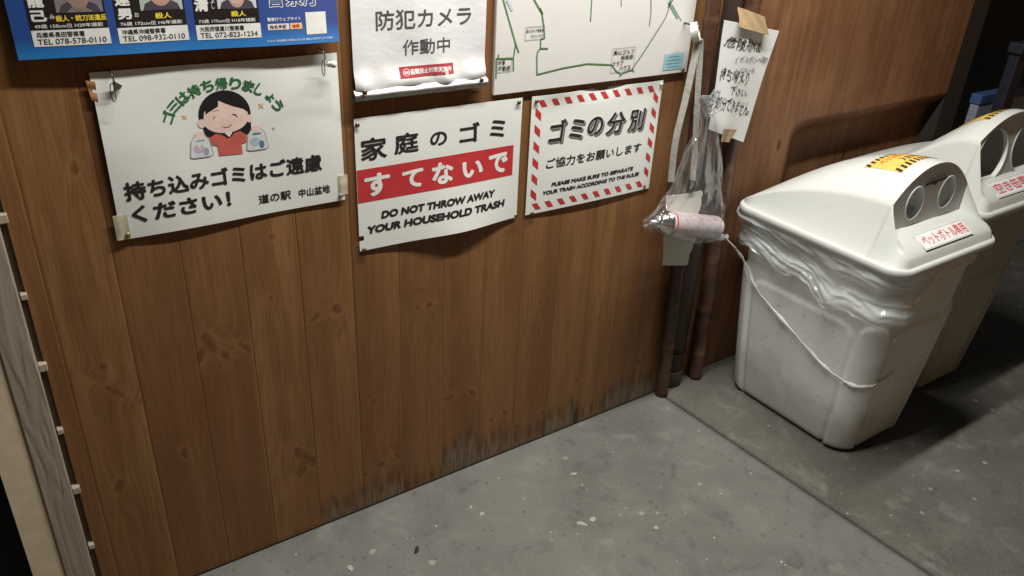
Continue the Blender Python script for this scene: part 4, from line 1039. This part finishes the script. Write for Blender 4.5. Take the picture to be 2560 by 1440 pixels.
def pet_bin():
    cx = 1.755
    e = empty('bottle_bin', (cx, -.32, 0), label='off white plastic bottle bin nearest the camera with two small holes in its lid', cat='rubbish bin', group='rubbish bins along the plywood wall')
    bin_body('body', cx, -.528, -.095, .640, e, M_BIN)
    pr = lambda t: math.sin(min(1, max(0, t)) ** .82 * PI / 2 * .985)
    y0, yf, ye, z0 = -.040, -.487, -.600, .655; wsh, zsh, zap, zf = .178, .797, .880, .717
    lid, sec, f = bin_lid(cx, y0, yf, ye, z0, wsh, zsh, zap, zf, pr, e, M_LID)
    arch = [(cx - .166, z0 + .063)] + [(cx - wsh + .001, zsh)] + [(cx - wsh + 2 * wsh * i / 30, zsh + (zap - zsh) * (1 - abs(2 * i / 30 - 1) ** 2.1)) for i in range(1, 30)] + [(cx + wsh - .001, zsh), (cx + .166, z0 + .063)]
    fm = M_LID
    fp = face_panel(cx, -.4835, -.4905, arch, [(cx - .076, .782, .039, .044), (cx + .076, .787, .039, .044)], lid, fm, (.717, .880))
    S = Sheet([(cx - .06, -.4888, .815), (cx + .06, -.4888, .822), (cx + .06, -.4870, .852), (cx - .06, -.4870, .848)], None)
    S.text('face_words', 'ペットボトル', .17, .56, .86, .98, GREY, fp, bold=.012, lift=.0030)
    S.patch('face_bar', .10, .24, .96, .44, flat((.05, .05, .05), .5, name='bar_ink'), fp, .0028)
    S.poly('face_arrow', [(.36, .24), (.50, .02), (.62, .24)], flat((.08, .08, .08), .5, name='arrow_ink'), fp, .0030)
    lid_top_sticker(cx, y0, yf, z0, wsh, zsh, zap, f, -.338, -.442, .098, lid, ('ペットボトル以外', '入れないで'))
    front_plate([(cx - .118, -.5760, .6905), (cx + .112, -.5760, .6905), (cx + .116, -.5270, .7130), (cx - .116, -.5270, .7130)], 'ペットボトル専用', lid, 0)
pet_bin()

def can_bin():
    cx = 2.256
    e = empty('can_bin', (cx, -.27, 0), label='taller off white can bin behind the bottle bin with large round holes', cat='rubbish bin', group='rubbish bins along the plywood wall')
    bin_body('body', cx, -.452, -.060, .678, e, M_BIN_SHADED, .146, .205)
    def pr(t):
        t = min(1, max(0, t)); return .50 * math.sin(t ** .8 * PI / 2) * 1.0 + .50 * ss(.42, .95, t) ** .9
    y0, yf, ye, z0 = -.012, -.430, -.530, .688; wsh, zsh, zap, zf = .192, .879, .944, .755
    lid, sec, f = bin_lid(cx, y0, yf, ye, z0, wsh, zsh, zap, zf, pr, e, M_LID)
    arch = [(cx - .203, z0 + .068)] + [(cx - wsh + .001, zsh)] + [(cx - wsh + 2 * wsh * i / 30, zsh + (zap - zsh) * (1 - abs(2 * i / 30 - 1) ** 2.1)) for i in range(1, 30)] + [(cx + wsh - .001, zsh), (cx + .203, z0 + .068)]
    fp = face_panel(cx, -.418, -.440, arch, [(cx - .100, .825, .084, .078), (cx + .100, .825, .084, .078)], lid, M_LID, (.756, .944))
    lid_top_sticker(cx, y0, yf, z0, wsh, zsh, zap, f, -.300, -.395, .105, lid, ('空き缶以外のゴミ', '入れないで'))
    front_plate([(cx - .138, -.5080, .7235), (cx + .125, -.5080, .7235), (cx + .125, -.4560, .7515), (cx - .133, -.4560, .7515)], '空き缶専用', lid, 1)
can_bin()

# ------------------------------------------------------------------ bin liner and string
def bin_liner():
    cx = 1.755; m = mat_film('milky_bin_liner', (.92, .95, .97), 1.15, .26, 40, .30, .30, (1, .35, 1.3), True)
    n = 220; rows = []
    cy, hx, hy = -.3175, .212, .262
    base = rrect(cx, cy, hx, hy, .07, 34, 60, 100)
    N = len(base)
    lev = [(0, float(np.interp(k / 35, [0, .06, .14, .28, .45, .65, .85, 1], [-.004, .006, .013, .017, .013, .010, .012, .010]))) for k in range(36)]
    V = []
    def low(x, y):
        # lower hem of the skirt: long on the left flank, short elsewhere
        left = ss(1.66, 1.56, x); fr = ss(-.30, -.56, y)
        h = .605 - left * (.070 + .050 * ss(-.06, -.50, y)) + .020 * math.sin(y * 33 + x * 12) * .6
        if y < -.55: h = .600 - .105 * ss(1.78, 1.60, x)
        return h
    cover = []
    for j, (z, off) in enumerate(lev):
        t = j / (len(lev) - 1)
        for i, (x, y) in enumerate(base):
            a, b = base[i - 1], base[(i + 1) % N]; nx, ny = b[1] - a[1], -(b[0] - a[0]); l = math.hypot(nx, ny); nx /= l; ny /= l
            zl = low(x, y); zz = .655 + (zl - .655) * t
            nz = lambda k, tz, sd: mnoise.noise(Vector((x * k, y * k, t * tz + sd)))
            diag = t + y * .9                                        # the folds run slantwise down the flank
            r1 = (1 - min(1, 2.2 * abs(nz(7, 5, 1)))); r2 = (1 - min(1, 2.2 * abs(mnoise.noise(Vector((x * 4, y * 6, diag * 9)))))); r3 = (1 - min(1, 2 * abs(nz(22, 14, 4))))
            wv = (r1 * .005 + r2 * .0065 - .004) * ss(0, .2, t) + r3 * .0030 * ss(0, .3, t)
            back = .024 * ss(-.20, -.06, y) * math.sin(min(1, t * 1.6) * PI) * ss(1.70, 1.58, x)
            flare = .016 * ss(.55, 1.0, t) * ss(1.66, 1.58, x) * (.4 + .6 * ss(-.15, -.50, y))
            of = (off + wv + back + flare) * (1 - .55 * ss(1.62, 1.75, x))
            V.append((x + nx * of, y + ny * of, zz + nz(16, 0, 5) * .012 * t + nz(45, 0, 8) * .005 * t))
            q = t + .22 * mnoise.noise(Vector((x * 5, y * 5, 9)))
            cover.append(min(1, max(.10, 1 - .95 * math.exp(-((q - .40) / .13) ** 2) - .55 * math.exp(-((q - .82) / .08) ** 2))) * (.52 + .35 * r2 + .28 * r3))
    o = mesh('bin_liner', V, grid_faces(N, len(lev), True), m, None, True)
    at = o.data.attributes.new('cover', 'FLOAT', 'POINT'); at.data.foreach_set('value', np.array(cover, dtype=np.float32))
    tag(o, 'milky white plastic bin liner hanging out under the bottle bin lid', 'bin liner')
bin_liner()
def cord():
    pts = [(1.436, -.094, .581), (1.475, -.102, .545), (1.515, -.112, .500), (1.538, -.128, .455), (1.543, -.150, .425), (1.548, -.187, .393), (1.5525, -.274, .352), (1.556, -.340, .318), (1.559, -.416, .285), (1.562, -.470, .268), (1.572, -.522, .262), (1.605, -.553, .263), (1.65, -.560, .272), (1.70, -.560, .285)]
    P = spline(pts, 14); V = []
    prev = None; n = 8
    for i, p in enumerate(P):
        t = (P[min(i + 1, len(P) - 1)] - P[max(i - 1, 0)]).normalized()
        out = Vector((-1, 0, 0)) if p.y > -.50 else Vector((-.5, -.85, 0)); out = (out - t * out.dot(t)).normalized(); w = t.cross(out).normalized()
        wd = .0048 + .0012 * math.sin(i * .55) + .0008 * math.sin(i * 1.7); th = .0020
        tw = .5 * math.sin(i * .21)
        a_ = out * math.cos(tw) + w * math.sin(tw); b_ = w * math.cos(tw) - out * math.sin(tw)
        for k in range(n):
            an = 2 * PI * k / n; V.append(p + a_ * (th * math.cos(an)) + b_ * (wd * math.sin(an)))
    F = grid_faces(n, len(P), True)
    t = NT('white_poly_string'); a = t.noise(t.vmul(t.obj(), (400, 60, 60)), 1.0, 3); t.bump(a, .001, .8); t.set((.78, .78, .75), .35)
    tag(mesh('poly_string', V, F, t.m, None, True), 'white plastic string tied from the clear bag and draped down the bin', 'string')
cord()

# ------------------------------------------------------------------ loose bits on the floor
def debris():
    def lump(name, x, y, sx, sy, sz, m, label, rot=0.0, seed=0):
        bm = bmesh.new(); bmesh.ops.create_icosphere(bm, subdivisions=2, radius=1)
        for v in bm.verts:
            k = 1 + .35 * mnoise.noise(v.co * 1.7 + Vector((seed, 0, 0))); v.co = Vector((v.co.x * sx * k, v.co.y * sy * k, max(v.co.z, -.5) * sz * k))
        o = bm_obj(name, bm, m); o.location = (x, y, sz * .45); o.rotation_euler = (0, 0, rot); return tag(o, label, 'debris', 'litter on the concrete')
    dk = flat((.03, .028, .025), .6, name='dark_bit'); pl = flat((.40, .38, .33), .75, name='pale_bit'); tn = flat((.42, .36, .28), .7, name='tan_bit')
    lump('cigarette_stub', .355, -.198, .013, .005, .0045, dk, 'small dark stub lying on the floor near the bottom edge', .9, 1)
    lump('paper_flake', .764, -.343, .014, .006, .0018, pl, 'long pale flake on the floor in front of the wall', -.9, 2)
    lump('paper_flake', .798, -.346, .011, .008, .0018, pl, 'rounder pale flake right of the long flake', .3, 3)
    lump('pebble', .560, -.176, .008, .006, .002, pl, 'pale chip close to the wall foot', .5, 4)
    lump('pebble', .867, -.178, .010, .005, .002, pl, 'pale curled chip farther along the wall foot', -.4, 5)
    lump('pebble', .192, -.163, .007, .011, .002, pl, 'pale chip at the very bottom edge of the view', .2, 6)
    lump('pebble', .921, -.457, .007, .006, .002, tn, 'tan chip out on the open floor', 1.0, 7)
    lump('pebble', .548, -.140, .006, .004, .002, tn, 'tiny tan chip touching the other chip by the wall', 1.0, 8)
debris()

# ------------------------------------------------------------------ night beyond the wall's end
def beyond():
    e = empty('blue_panel', (3.3, .05, 0), label='blue and white panel standing in the dark beyond the wall end', cat='panel')
    bm = bmesh.new(); box_bm(bm, (2.962, .02, 0), (3.9, .055, .775), .006); bm_obj('board', bm, flat((.28, .31, .37), .5, name='pale_blue_white'), e)
    bm = bmesh.new(); box_bm(bm, (2.958, .016, .7755), (3.905, .059, .815), .004); bm_obj('top_strip', bm, flat((.06, .11, .28), .5, name='blue_plastic'), e)
    e2 = empty('steel_rack', (3.10, -.04, 0), label='dark steel rack standing in front of the blue and white panel', cat='rack')
    m = flat((.03, .03, .045), .5, .3, name='dark_steel')
    for x, y in ((3.005, -.05), (4.3, -.05)):
        bm = bmesh.new(); box_bm(bm, (x, y, 0), (x + .075, y + .04, .98), .004); bm_obj('post', bm, m, e2)
    bm = bmesh.new(); box_bm(bm, (2.99, -.06, .981), (4.39, -.005, 1.02), .004); bm_obj('rail', bm, m, e2)
    bm = bmesh.new(); box_bm(bm, (2.4, 3.0, 0), (12, 3.2, 4.0))
    tag(bm_obj('dark_building', bm, flat((.02, .02, .028), .8, name='night_wall')), 'dark building wall far back in the night', 'building')
beyond()
